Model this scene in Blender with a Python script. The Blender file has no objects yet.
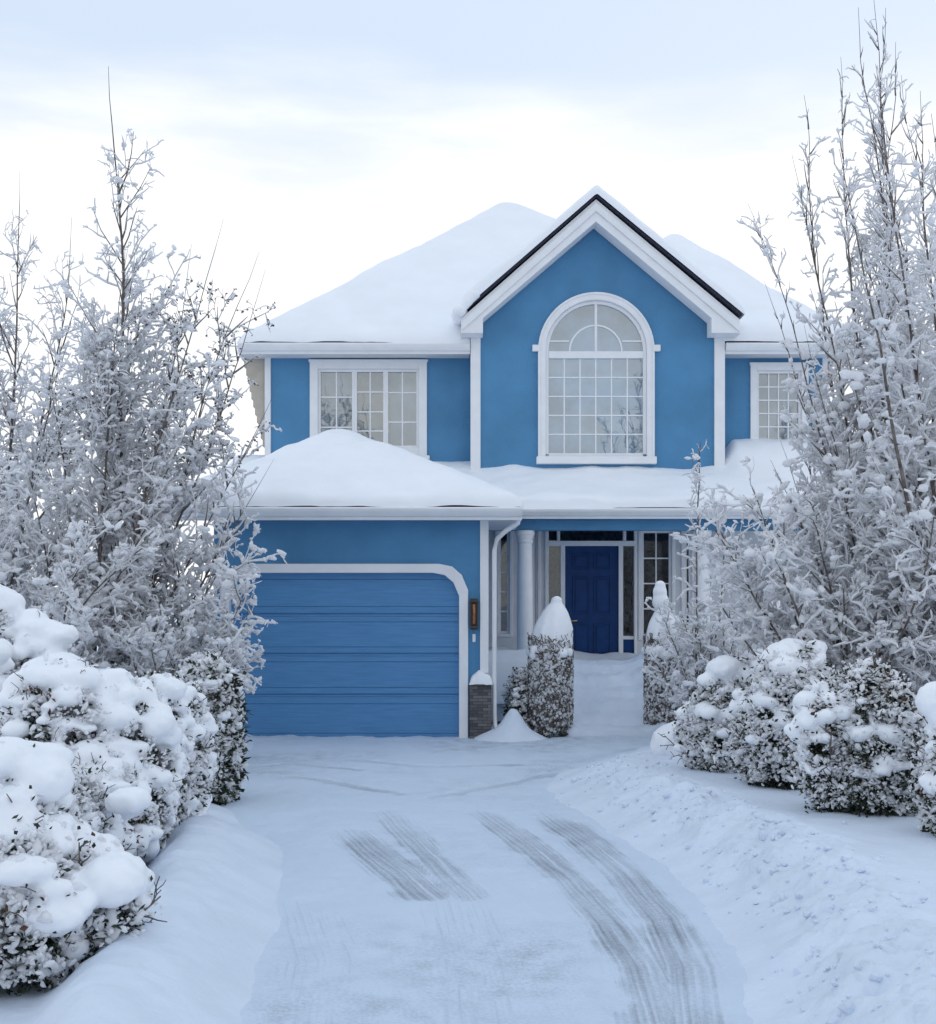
import bpy, bmesh, math, random
import numpy as np
from mathutils import Vector
from mathutils.geometry import tessellate_polygon

sc = bpy.context.scene
COL = sc.collection
rad = math.radians

# ------------------------------------------------------------------ camera
F = 1260.0; CX = 468.0; HY = 600.0; CAMZ = 1.97
cam_d = bpy.data.cameras.new('camera'); cam = bpy.data.objects.new('camera', cam_d); COL.objects.link(cam)
cam.location = (0, 0, CAMZ); cam.rotation_euler = (rad(90), 0, 0)
cam_d.sensor_fit = 'VERTICAL'; cam_d.sensor_height = 24; cam_d.lens = F / 1024 * 24
cam_d.shift_y = (HY - 512) / 1024; cam_d.clip_end = 3000; cam_d.clip_start = 0.1
sc.camera = cam
def X(px, D): return (px - CX) * D / F          # measured picture position -> metres at distance D
def Z(py, D): return CAMZ + (HY - py) * D / F

# ------------------------------------------------------------------ noise
def _h(ix, iy, s):
    n = (ix.astype(np.int64) * 374761393 + iy.astype(np.int64) * 668265263 + s * 974711) & 0x7fffffff
    n = ((n ^ (n >> 13)) * 1274126177) & 0x7fffffff
    n = (n ^ (n >> 16)) & 0xffff
    return n / 65535.0
def vnoise(x, y, s=0):
    x = np.asarray(x, float); y = np.asarray(y, float)
    ix = np.floor(x); iy = np.floor(y); fx = x - ix; fy = y - iy
    fx = fx * fx * fx * (fx * (fx * 6 - 15) + 10); fy = fy * fy * fy * (fy * (fy * 6 - 15) + 10)
    a = _h(ix, iy, s); b = _h(ix + 1, iy, s); c = _h(ix, iy + 1, s); d = _h(ix + 1, iy + 1, s)
    return (a * (1 - fx) + b * fx) * (1 - fy) + (c * (1 - fx) + d * fx) * fy * 1.0
def fbm(x, y, s=0, o=4, g=0.5):
    t = 0; a = 1; n = 0
    for k in range(o):
        t = t + a * (vnoise(x * 2 ** k + 17.3 * k, y * 2 ** k - 9.1 * k, s + k) - .5); n += a; a *= g
    return t / n * 2
def sstep(a, b, x):
    t = np.clip((x - a) / (b - a), 0, 1); return t * t * (3 - 2 * t)

# ------------------------------------------------------------------ materials
def mat(name, col, rough=.6, spec=.3, var=0, vscale=5, bump=0, bscale=40, col2=None, metallic=0, coat=0, wave=None):
    m = bpy.data.materials.new(name); m.use_nodes = True
    nt = m.node_tree; n = nt.nodes; L = nt.links; b = n['Principled BSDF']
    b.inputs['Roughness'].default_value = rough; b.inputs['Specular IOR Level'].default_value = spec
    b.inputs['Metallic'].default_value = metallic; b.inputs['Coat Weight'].default_value = coat
    b.inputs['Base Color'].default_value = (*col, 1)
    tc = n.new('ShaderNodeTexCoord')
    if var or col2:
        nz = n.new('ShaderNodeTexNoise'); nz.inputs['Scale'].default_value = vscale; nz.inputs['Detail'].default_value = 5
        L.new(tc.outputs['Object'], nz.inputs['Vector'])
        rp = n.new('ShaderNodeValToRGB')
        c2 = col2 or tuple(c * (1 - var) for c in col); c1 = col if col2 else tuple(min(1, c * (1 + var)) for c in col)
        rp.color_ramp.elements[0].color = (*c2, 1); rp.color_ramp.elements[0].position = .35
        rp.color_ramp.elements[1].color = (*c1, 1); rp.color_ramp.elements[1].position = .65
        L.new(nz.outputs['Fac'], rp.inputs['Fac']); L.new(rp.outputs['Color'], b.inputs['Base Color'])
    if bump:
        nb = n.new('ShaderNodeTexNoise'); nb.inputs['Scale'].default_value = bscale; nb.inputs['Detail'].default_value = 6
        L.new(tc.outputs['Object'], nb.inputs['Vector'])
        bp = n.new('ShaderNodeBump'); bp.inputs['Strength'].default_value = bump; bp.inputs['Distance'].default_value = .02
        L.new(nb.outputs['Fac'], bp.inputs['Height']); L.new(bp.outputs['Normal'], b.inputs['Normal'])
    return m
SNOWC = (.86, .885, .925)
M = {}
M['snow'] = mat('snow', SNOWC, .55, .25, var=.03, vscale=3, bump=.35, bscale=22)
M['shaded_ground_snow'] = mat('shaded_ground_snow', (.65, .725, .83), .6, .2, var=.04, vscale=2, bump=.35, bscale=22)  # weaker sky light near the ground put into the colour: darker, bluer snow
M['snow_soft'] = mat('snow_soft', SNOWC, .6, .2, var=.02, vscale=1.5, bump=.15, bscale=14)
def frost_mat():
    m = bpy.data.materials.new('frost'); m.use_nodes = True; n = m.node_tree.nodes; L = m.node_tree.links; n.remove(n['Principled BSDF'])
    d = n.new('ShaderNodeBsdfDiffuse'); t = n.new('ShaderNodeBsdfTranslucent'); x = n.new('ShaderNodeMixShader'); x.inputs[0].default_value = .5
    d.inputs['Color'].default_value = (.945, .95, .965, 1); t.inputs['Color'].default_value = (.945, .95, .965, 1)
    L.new(d.outputs[0], x.inputs[1]); L.new(t.outputs[0], x.inputs[2]); L.new(x.outputs[0], n['Material Output'].inputs['Surface']); return m
M['frost'] = frost_mat()
M['stucco'] = mat('blue_stucco', (.088, .25, .44), .75, .25, var=.09, vscale=1.3, bump=.45, bscale=55)
M['door_blue'] = mat('garage_blue', (.094, .275, .53), .5, .35, var=.05, vscale=2.5, bump=.05, bscale=150)
M['navy'] = mat('navy_paint', (.003, .040, .155), .5, .25, var=.12, vscale=6)
M['white'] = mat('white_trim', (.80, .81, .83), .5, .3, var=.03, vscale=4, bump=.05, bscale=60)
M['offwhite'] = mat('porch_white', (.66, .68, .70), .6, .25, var=.06, vscale=4, bump=.08, bscale=50)
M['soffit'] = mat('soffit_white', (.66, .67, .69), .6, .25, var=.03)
M['shingle'] = mat('dark_shingle', (.045, .048, .075), .85, .2, var=.3, vscale=30, bump=.5, bscale=60)
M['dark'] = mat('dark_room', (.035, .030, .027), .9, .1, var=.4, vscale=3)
M['blind'] = mat('grey_blind', (.255, .42, .55), .8, .2, var=.3, vscale=2.4)
M['dark_curtain'] = mat('dark_curtain', (.16, .19, .21), .8, .2, var=.3, vscale=5)
M['curtain'] = mat('brown_curtain', (.10, .075, .055), .9, .1, var=.5, vscale=14)
M['bark'] = mat('bark', (.21, .185, .175), .9, .15, col2=(.09, .078, .075), vscale=9)
M['rime_twig'] = mat('rime_twig', (.72, .715, .73), .9, .1, col2=(.34, .32, .32), vscale=11)
M['trunk_bark'] = mat('trunk_bark', (.22, .19, .17), .9, .15, col2=(.09, .075, .07), vscale=14, bump=.6, bscale=50)
M['leaf_dark'] = mat('evergreen_leaf', (.035, .055, .03), .6, .3, col2=(.018, .022, .014), vscale=7)
M['leaf_brown'] = mat('dry_leaf', (.11, .05, .035), .8, .2, col2=(.05, .03, .03), vscale=9)
M['brass'] = mat('brass', (.75, .50, .22), .3, .5, metallic=1)
M['bronze'] = mat('dark_bronze', (.05, .035, .03), .45, .5)
M['amber'] = mat('amber_glass', (.30, .11, .03), .2, .6, var=.4, vscale=30)
M['beige'] = mat('beige_siding', (.52, .47, .40), .8, .2, var=.06, vscale=8)

def glass(name, fac, tint):
    m = bpy.data.materials.new(name); m.use_nodes = True; nt = m.node_tree; n = nt.nodes; L = nt.links
    n.remove(n['Principled BSDF'])
    t = n.new('ShaderNodeBsdfTransparent'); t.inputs['Color'].default_value = (*tint, 1)
    g = n.new('ShaderNodeBsdfGlossy'); g.inputs['Roughness'].default_value = .015; g.inputs['Color'].default_value = (.86, .93, .97, 1)
    tc = n.new('ShaderNodeTexCoord'); nz = n.new('ShaderNodeTexNoise'); nz.inputs['Scale'].default_value = 1.4
    L.new(tc.outputs['Object'], nz.inputs['Vector'])
    bp = n.new('ShaderNodeBump'); bp.inputs['Strength'].default_value = .05; bp.inputs['Distance'].default_value = .05
    L.new(nz.outputs['Fac'], bp.inputs['Height']); L.new(bp.outputs['Normal'], g.inputs['Normal'])
    lw = n.new('ShaderNodeLayerWeight'); lw.inputs['Blend'].default_value = .35
    mr = n.new('ShaderNodeMapRange'); mr.inputs['To Min'].default_value = fac; mr.inputs['To Max'].default_value = 1
    L.new(lw.outputs['Fresnel'], mr.inputs['Value'])
    mx = n.new('ShaderNodeMixShader'); L.new(mr.outputs['Result'], mx.inputs['Fac'])
    L.new(t.outputs[0], mx.inputs[1]); L.new(g.outputs[0], mx.inputs[2]); L.new(mx.outputs[0], n['Material Output'].inputs['Surface'])
    return m
M['glass'] = glass('window_glass', .26, (.80, .84, .88))
M['glass_dim'] = glass('porch_glass', .05, (.72, .74, .78))

def brickmat():
    m = mat('grey_stone', (.12, .12, .125), .9, .2); n = m.node_tree.nodes; L = m.node_tree.links
    tc = n.new('ShaderNodeTexCoord'); mp = n.new('ShaderNodeMapping'); mp.inputs['Rotation'].default_value = (rad(90), 0, 0)
    br = n.new('ShaderNodeTexBrick'); br.inputs['Scale'].default_value = 5; br.inputs['Mortar Size'].default_value = .012
    br.inputs['Row Height'].default_value = .22; br.inputs['Brick Width'].default_value = .7
    br.inputs['Color1'].default_value = (.17, .17, .175, 1); br.inputs['Color2'].default_value = (.075, .075, .08, 1); br.inputs['Mortar'].default_value = (.04, .04, .042, 1)
    L.new(tc.outputs['Object'], mp.inputs['Vector']); L.new(mp.outputs[0], br.inputs['Vector'])
    L.new(br.outputs['Color'], n['Principled BSDF'].inputs['Base Color'])
    bp = n.new('ShaderNodeBump'); bp.inputs['Distance'].default_value = .03; L.new(br.outputs['Color'], bp.inputs['Height']); L.new(bp.outputs['Normal'], n['Principled BSDF'].inputs['Normal'])
    return m
M['stone'] = brickmat()

def driveway_mat():
    m = mat('packed_snow_drive', SNOWC, .55, .3); n = m.node_tree.nodes; L = m.node_tree.links; b = n['Principled BSDF']
    def attr(a):
        q = n.new('ShaderNodeAttribute'); q.attribute_name = a; return q.outputs['Fac']
    def mth(op, a, c=None, clamp=False):
        q = n.new('ShaderNodeMath'); q.operation = op; q.use_clamp = clamp
        for i, v in enumerate((a, c)):
            if v is None: continue
            if isinstance(v, (int, float)): q.inputs[i].default_value = v
            else: L.new(v, q.inputs[i])
        return q.outputs[0]
    bare, tu, tv, sc_ = attr('bare'), attr('tu'), attr('tv'), attr('scuff')
    cx = n.new('ShaderNodeCombineXYZ'); L.new(mth('MULTIPLY', tu, .55), cx.inputs[0]); L.new(mth('MULTIPLY', tv, 34.0), cx.inputs[1])
    s1 = n.new('ShaderNodeTexNoise'); s1.inputs['Scale'].default_value = 1.0; s1.inputs['Detail'].default_value = 4; L.new(cx.outputs[0], s1.inputs['Vector'])
    tc = n.new('ShaderNodeTexCoord')
    s2 = n.new('ShaderNodeTexNoise'); s2.inputs['Scale'].default_value = 48; s2.inputs['Detail'].default_value = 6; L.new(tc.outputs['Object'], s2.inputs['Vector'])
    mp = n.new('ShaderNodeMapping'); mp.inputs['Scale'].default_value = (5, 4, 1); L.new(tc.outputs['Object'], mp.inputs['Vector'])
    s3 = n.new('ShaderNodeTexNoise'); s3.inputs['Scale'].default_value = 1; s3.inputs['Detail'].default_value = 5; L.new(mp.outputs[0], s3.inputs['Vector'])
    # exposed asphalt: mask x streaks along the tyre track x fine grain
    a = mth('ADD', mth('MULTIPLY', s1.outputs['Fac'], 1.15), mth('MULTIPLY', s2.outputs['Fac'], .5))
    a = mth('ADD', a, .06)
    a = mth('ADD', a, mth('MULTIPLY', mth('SUBTRACT', bare, 1), .55))
    a = mth('MULTIPLY', mth('SUBTRACT', a, .58), 1.9, True)
    a = mth('MULTIPLY', a, mth('MULTIPLY', bare, .66), True)
    # faint scuffs elsewhere
    c = mth('ADD', mth('MULTIPLY', s2.outputs['Fac'], .8), mth('MULTIPLY', s3.outputs['Fac'], .8))
    c = mth('MULTIPLY', mth('SUBTRACT', c, .68), 2.2, True)
    c = mth('MULTIPLY', c, mth('MULTIPLY', sc_, .62))
    f = mth('MAXIMUM', a, c)
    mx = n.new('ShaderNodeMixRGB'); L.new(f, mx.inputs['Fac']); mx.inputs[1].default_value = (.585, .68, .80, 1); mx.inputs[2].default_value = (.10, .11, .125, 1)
    L.new(mx.outputs[0], b.inputs['Base Color'])
    bp = n.new('ShaderNodeBump'); bp.inputs['Strength'].default_value = .35; bp.inputs['Distance'].default_value = .012
    L.new(mth('SUBTRACT', mth('ADD', s2.outputs['Fac'], mth('MULTIPLY', s3.outputs['Fac'], .6)), f), bp.inputs['Height']); L.new(bp.outputs['Normal'], b.inputs['Normal'])
    return m
M['drive'] = driveway_mat()

# ------------------------------------------------------------------ object helpers
def tag(o, label=None, cat=None, group=None, kind=None):
    if label: o['label'] = label
    if cat: o['category'] = cat
    if group: o['group'] = group
    if kind: o['kind'] = kind
    return o
def empty(name, loc, label, cat, group=None):
    o = bpy.data.objects.new(name, None); COL.objects.link(o); o.location = loc; o.empty_display_size = .3
    return tag(o, label, cat, group)
def link(name, me, m, parent=None, world=True):
    """link a mesh; world-space vertices are kept in place under their parent"""
    o = bpy.data.objects.new(name, me); COL.objects.link(o)
    if m is not None and not me.materials: me.materials.append(m)
    if parent is not None:
        o.parent = parent
        if world:
            p = parent
            if p.parent is None: o.location = -p.location
    return o
def fast_mesh(name, V, quads=None, tris=None, smooth=True):
    me = bpy.data.meshes.new(name); V = np.asarray(V, np.float32)
    q = np.zeros((0, 4), np.int32) if quads is None else np.asarray(quads, np.int32).reshape(-1, 4)
    t = np.zeros((0, 3), np.int32) if tris is None else np.asarray(tris, np.int32).reshape(-1, 3)
    me.vertices.add(len(V)); me.vertices.foreach_set('co', V.ravel())
    nl = q.size + t.size; me.loops.add(nl); me.loops.foreach_set('vertex_index', np.concatenate([q.ravel(), t.ravel()]))
    me.polygons.add(len(q) + len(t))
    ls = np.concatenate([np.arange(len(q)) * 4, q.size + np.arange(len(t)) * 3]).astype(np.int32)
    me.polygons.foreach_set('loop_start', ls)
    me.polygons.foreach_set('use_smooth', np.full(len(q) + len(t), smooth, bool))
    me.update(calc_edges=True); me.validate()
    return me

class MB:
    def __init__(s): s.v = []; s.f = []
    def box(s, x0, x1, y0, y1, z0, z1):
        b = len(s.v); s.v += [(x, y, z) for z in (z0, z1) for y in (y0, y1) for x in (x0, x1)]
        s.f += [tuple(b + i for i in q) for q in ((0, 2, 3, 1), (4, 5, 7, 6), (0, 1, 5, 4), (1, 3, 7, 5), (3, 2, 6, 7), (2, 0, 4, 6))]
        return s
    def prism(s, pts, y0, y1):
        """outline in XZ (counter-clockwise seen from -Y) extruded from y0 to y1"""
        b = len(s.v); n = len(pts)
        s.v += [(x, y0, z) for x, z in pts] + [(x, y1, z) for x, z in pts]
        tr = tessellate_polygon([[Vector((x, z, 0)) for x, z in pts]])
        for t in tr: s.f.append(tuple(b + i for i in t)); s.f.append(tuple(b + n + i for i in reversed(t)))
        for i in range(n): j = (i + 1) % n; s.f.append((b + i, b + n + i, b + n + j, b + j))
        return s
    def band(s, outer, inner, y0, y1, closed=False):
        """a moulding between two matching XZ polylines"""
        b = len(s.v); n = len(outer)
        for y in (y0, y1): s.v += [(x, y, z) for x, z in outer] + [(x, y, z) for x, z in inner]
        m = n if closed else n - 1
        for i in range(m):
            j = (i + 1) % n; o0, i0, o1, i1 = b, b + n, b + 2 * n, b + 3 * n
            s.f += [(o0 + i, o0 + j, i0 + j, i0 + i), (o1 + i, i1 + i, i1 + j, o1 + j), (o0 + i, o1 + i, o1 + j, o0 + j), (i0 + i, i0 + j, i1 + j, i1 + i)]
        if not closed:
            for i in (0, n - 1): s.f.append((b + i, b + n + i, b + 3 * n + i, b + 2 * n + i))
        return s
    def lathe(s, cx, cy, prof, k=24):
        b = len(s.v)
        for r, z in prof: s.v += [(cx + r * math.cos(2 * math.pi * i / k), cy + r * math.sin(2 * math.pi * i / k), z) for i in range(k)]
        for a in range(len(prof) - 1):
            for i in range(k):
                j = (i + 1) % k; s.f.append((b + a * k + i, b + a * k + j, b + (a + 1) * k + j, b + (a + 1) * k + i))
        s.f.append(tuple(b + i for i in reversed(range(k)))); s.f.append(tuple(b + (len(prof) - 1) * k + i for i in range(k)))
        return s
    def tube(s, pts, r, k=8):
        pts = [Vector(p) for p in pts]; b = len(s.v)
        for i, p in enumerate(pts):
            t = (pts[min(i + 1, len(pts) - 1)] - pts[max(i - 1, 0)]).normalized()
            u = t.cross(Vector((.3, .2, .93)) if abs(t.z) < .9 else Vector((1, 0, 0))).normalized(); w = t.cross(u)
            s.v += [tuple(p + r * (math.cos(a) * u + math.sin(a) * w)) for a in (2 * math.pi * q / k for q in range(k))]
        for i in range(len(pts) - 1):
            for q in range(k):
                e = (q + 1) % k; s.f.append((b + i * k + q, b + i * k + e, b + (i + 1) * k + e, b + (i + 1) * k + q))
        s.f.append(tuple(b + q for q in range(k))); s.f.append(tuple(b + (len(pts) - 1) * k + q for q in reversed(range(k))))
        return s
    def wall(s, outline, holes, y0, y1):
        """a wall facing -Y with real openings"""
        loops = [outline] + holes; flat = [p for l in loops for p in l]; b = len(s.v); n = len(flat)
        s.v += [(x, y0, z) for x, z in flat] + [(x, y1, z) for x, z in flat]
        for t in tessellate_polygon([[Vector((x, z, 0)) for x, z in l] for l in loops]):
            s.f.append(tuple(b + i for i in t)); s.f.append(tuple(b + n + i for i in reversed(t)))
        o = 0
        for l in loops:
            for i in range(len(l)):
                j = (i + 1) % len(l); s.f.append((b + o + i, b + n + o + i, b + n + o + j, b + o + j))
            o += len(l)
        return s
    def build(s, name, m, parent=None, bevel=0, smooth=False):
        me = bpy.data.meshes.new(name); me.from_pydata(s.v, [], s.f)
        bm = bmesh.new(); bm.from_mesh(me); bmesh.ops.recalc_face_normals(bm, faces=bm.faces); bm.to_mesh(me); bm.free()
        if smooth:
            me.polygons.foreach_set('use_smooth', [True] * len(me.polygons)); me.update()
        o = link(name, me, m, parent)
        if bevel:
            md = o.modifiers.new('bevel', 'BEVEL'); md.width = bevel; md.segments = 2; md.limit_method = 'ANGLE'; md.angle_limit = rad(40)
        return o
def rect(x0, x1, z0, z1): return [(x0, z0), (x1, z0), (x1, z1), (x0, z1)]

def height_sheet(name, xs, ys, Zf, inside=None, base=None):
    """a sheet of snow or ground; with base, its free edges are closed down to base"""
    nx, ny = len(xs), len(ys); gx, gy = np.meshgrid(xs, ys); z = Zf(gx, gy)
    V = np.stack([gx.ravel(), gy.ravel(), z.ravel()], 1); idx = np.arange(nx * ny).reshape(ny, nx)
    q = np.stack([idx[:-1, :-1], idx[:-1, 1:], idx[1:, 1:], idx[1:, :-1]], -1).reshape(-1, 4)
    if inside is not None:
        ok = inside(gx, gy).ravel(); q = q[ok[q].all(1)]
    if base is not None:
        e = np.concatenate([q[:, [0, 1]], q[:, [1, 2]], q[:, [2, 3]], q[:, [3, 0]]])
        key = np.sort(e, 1); k = key[:, 0].astype(np.int64) * (nx * ny) + key[:, 1]
        u, inv, cnt = np.unique(k, return_inverse=True, return_counts=True); be = e[cnt[inv] == 1]
        bv = np.unique(be); new = np.full(nx * ny, -1); new[bv] = len(V) + np.arange(len(bv))
        low = V[bv].copy(); low[:, 2] = np.minimum(base(low[:, 0], low[:, 1]), low[:, 2] - .002)
        V = np.concatenate([V, low]); q = np.concatenate([q, np.stack([be[:, 1], be[:, 0], new[be[:, 0]], new[be[:, 1]]], 1)])
    used = np.unique(q); rm = np.full(len(V), -1); rm[used] = np.arange(len(used))
    return fast_mesh(name, V[used], rm[q])

# ================================================================== HOUSE
DM, DG, DP, DA, DU = 22.5, 22.0, 22.3, 18.0, 20.6     # main wall, gable wall, porch wall, garage wall, porch columns
house = empty('house', (1.4, 22.5, 0), 'blue two-storey stucco house with white trim and deep snow on its roofs', 'house')
HL, HR = -3.63, 6.43

# --- walls
def win_rect(p0, p1, q0, q1, D): return (X(p0, D), X(p1, D), Z(q1, D), Z(q0, D))
LW = win_rect(310, 427, 361, 456, DM); RW = win_rect(750, 808, 364, 449, DM)
def inset(w, d): return rect(w[0] + d, w[1] - d, w[2] + d, w[3] - d)
MB().wall(rect(HL, .3, 3.0, 6.75), [inset(LW, .08)], DM, DM + .25).build('wall', M['stucco'], house)
MB().wall(rect(4.2, HR, 0, 6.75), [inset(RW, .08)], DM, DM + .25).build('wall', M['stucco'], house)
MB().box(HL, HL + .25, DM + .25, 31, 0, 6.7).build('side_wall', M['stucco'], house)
MB().box(HR - .25, HR, DM + .25, 31, 0, 6.7).build('side_wall', M['stucco'], house)
MB().box(HL, HR, 31, 31.25, 0, 6.8).build('back_wall', M['stucco'], house)
MB().box(HL + .26, HR - .26, DM + .4, 30.99, 6.30, 6.36).build('ceiling', M['offwhite'], house)
# gable wall with the arched opening
GC = X(596, DG); gl, gr = X(474, DG), X(720, DG); gz = Z(330, DG); gap = Z(217, DG)
AR = X(653.5, DG) - GC; ASP = Z(351, DG); ABOT = Z(457, DG)
def arch(r, z0, zs, k=28, drop=0):
    return [(GC - r, z0), (GC + r, z0)] + [(GC + r * math.cos(t), zs + r * math.sin(t)) for t in (math.pi * i / k for i in range(k + 1))]
gx_ap = X(596, DG)
MB().wall([(gl, 3.2), (gr, 3.2), (gr, gz), (gx_ap, gap + .06), (gl, gz)], [arch(AR - .09, ABOT + .004, ASP)], DG, DG + .22).build('gable_wall', M['stucco'], house)
for xa in (gl, gr - .2): MB().box(xa, xa + .2, DG + .22, DM - .002, 3.2, 6.4).build('side_wall', M['stucco'], house)
# garage front
gx0, gx1 = HL, X(487, DA); ga_top = 3.22
ox0, ox1, oz = X(224, DA), X(465, DA), Z(567, DA)
def door_outline(d, zb=-.05):
    a, b, t = ox0 + d, ox1 - d, oz - d; c = .40 - d * .35; cz = .36 - d * .35
    return [(a, zb), (b, zb), (b, t - cz), (b - c * .22, t - cz * .42), (b - c * .55, t - cz * .1), (b - c, t), (a + c, t), (a + c * .55, t - cz * .1), (a + c * .22, t - cz * .42), (a, t - cz)]
MB().wall(rect(gx0, gx1, -.2, ga_top), [door_outline(.04, -.1)], DA, DA + .22).build('garage_wall', M['stucco'], house)
for xa in (gx0, gx1 - .2): MB().box(xa, xa + .2, DA + .22, DM - .01, -.2, ga_top).build('side_wall', M['stucco'], house)
o_, i_ = door_outline(-.045, -.05), door_outline(.085, -.05)
MB().band(o_[1:] + o_[:1], i_[1:] + i_[:1], DA - .07, DA + .12).build('garage_door_frame', M['white'], house, .012)
# sectional garage door with grooves and small ribs
gd = MB(); ax0, ax1 = ox0 + .07, ox1 - .07; zt = oz - .07
rows = [-.06, Z(695, DA), Z(654, DA), Z(614, DA), zt + .02]
for a, b in zip(rows[:-1], rows[1:]):
    h_ = b - a
    gd.box(ax0, ax1, DA + .10, DA + .15, a + .012, a + h_ * .17 - .004).box(ax0, ax1, DA + .104, DA + .15, a + h_ * .17 - .003, a + h_ * .17 + .003).box(ax0, ax1, DA + .10, DA + .15, a + h_ * .17 + .004, a + h_ * .80 - .004).box(ax0, ax1, DA + .104, DA + .15, a + h_ * .80 - .003, a + h_ * .80 + .003).box(ax0, ax1, DA + .10, DA + .15, a + h_ * .80 + .004, b - .035)
    gd.box(ax0, ax1, DA + .106, DA + .15, b - .033, b - .006)
    gd.box(ax0, ax1, DA + .118, DA + .15, b - .005, b + .011)
_n = M['door_blue'].node_tree.nodes; _L = M['door_blue'].node_tree.links
_tc = _n.new('ShaderNodeTexCoord'); _mp = _n.new('ShaderNodeMapping'); _mp.inputs['Scale'].default_value = (1.2, 1, 34); _L.new(_tc.outputs['Object'], _mp.inputs['Vector'])
_nz = _n.new('ShaderNodeTexNoise'); _nz.inputs['Scale'].default_value = 2; _nz.inputs['Detail'].default_value = 6; _L.new(_mp.outputs[0], _nz.inputs['Vector'])
_rp = _n.new('ShaderNodeValToRGB'); _rp.color_ramp.elements[0].color = (.078, .235, .46, 1); _rp.color_ramp.elements[0].position = .35; _rp.color_ramp.elements[1].color = (.10, .28, .53, 1); _rp.color_ramp.elements[1].position = .65
_L.new(_nz.outputs['Fac'], _rp.inputs['Fac']); _L.new(_rp.outputs['Color'], _n['Principled BSDF'].inputs['Base Color'])
_bp = _n.new('ShaderNodeBump'); _bp.inputs['Strength'].default_value = .35; _bp.inputs['Distance'].default_value = .01; _L.new(_nz.outputs['Fac'], _bp.inputs['Height']); _L.new(_bp.outputs['Normal'], _n['Principled BSDF'].inputs['Normal'])
gdo = gd.build('garage_door', M['door_blue'], house, .005)
MB().box(ax0, ax1, DA + .085, DA + .148, -.08, -.035).build('weather_strip', M['dark'], gdo)
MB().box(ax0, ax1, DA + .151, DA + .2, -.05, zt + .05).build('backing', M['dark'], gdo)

# --- corner boards
def post(px0, px1, D, z0, z1, t=.05, depth=.16, name='corner_board', m='white'):
    return MB().box(X(px0, D), X(px1, D), D - t, D + depth, z0, z1).build(name, M[m], house, .01)
post(265, 271, DM, 3.2, 6.30); post(470.5, 480.5, DG, 3.4, Z(333, DG)); post(714, 724.5, DG, 3.4, Z(333, DG))
post(480, 488.5, DA, Z(673, DA), 3.16); post(822, 829, DM, 3.0, 6.30)

# --- stone base of the garage pier, with its ledge of snow
MB().box(X(469.5, DA), X(491.5, DA), DA - .12, DA + .1, -.2, Z(683, DA)).build('stone_base', M['stone'], house, .01)
def ledge(gx, gy):
    u = (gx - X(481, DA)) / .16; v = (gy - (DA - .05)) / .12
    return Z(684, DA) + .15 * np.clip(1 - u ** 4, 0, 1) ** .5 * np.clip(1 - v ** 4, 0, 1) ** .5 + .05 * np.exp(-((u + .15) / .3) ** 2) + .01 * fbm(gx * 8, gy * 8, 5)
lm = height_sheet('snow', np.linspace(X(469, DA), X(492.5, DA), 26), np.linspace(DA - .17, DA + .06, 18), ledge, base=lambda x, y: x * 0 + Z(683.5, DA))
link('snow', lm, M['snow_soft'], house)
# --- downspout with its swan neck from the porch corner gutter
dx = X(494.3, DA + .05)
MB().tube([(X(519, 17.6), 17.62, 3.13), (X(518, 17.65), 17.66, 3.05), (X(506, 17.8), 17.82, 2.95), (X(497, 17.9), 17.95, 2.84), (dx, 18.0, 2.68), (dx, 18.0, .35), (dx + .01, 17.98, .18), (dx + .06, 17.88, .08)], .034, 10).build('downspout', M['white'], house, smooth=True)
# --- wall lantern and bell push
wl = MB(); lx = X(474, DA); lz0, lz1 = Z(628, DA), Z(600, DA)
wl.box(lx - .05, lx + .05, DA - .02, DA, lz0 - .02, lz1 + .02).box(lx - .06, lx + .06, DA - .13, DA - .02, lz1 - .03, lz1).box(lx - .055, lx + .055, DA - .125, DA - .02, lz0, lz0 + .03)
for sx in (-1, 1): wl.box(lx + sx * .05 - .007, lx + sx * .05 + .007, DA - .12, DA - .106, lz0 + .03, lz1 - .03)
lamp = wl.build('wall_lantern', M['bronze'], house, .004)
MB().box(lx - .02, lx + .02, DA - .116, DA - .045, lz0 + .06, lz1 - .06).build('lamp_glass', M['amber'], lamp, .01)
MB().box(lx - .022, lx + .022, DA - .022, DA, Z(642, DA), Z(634, DA)).build('bell_push', M['white'], house, .005)

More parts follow.
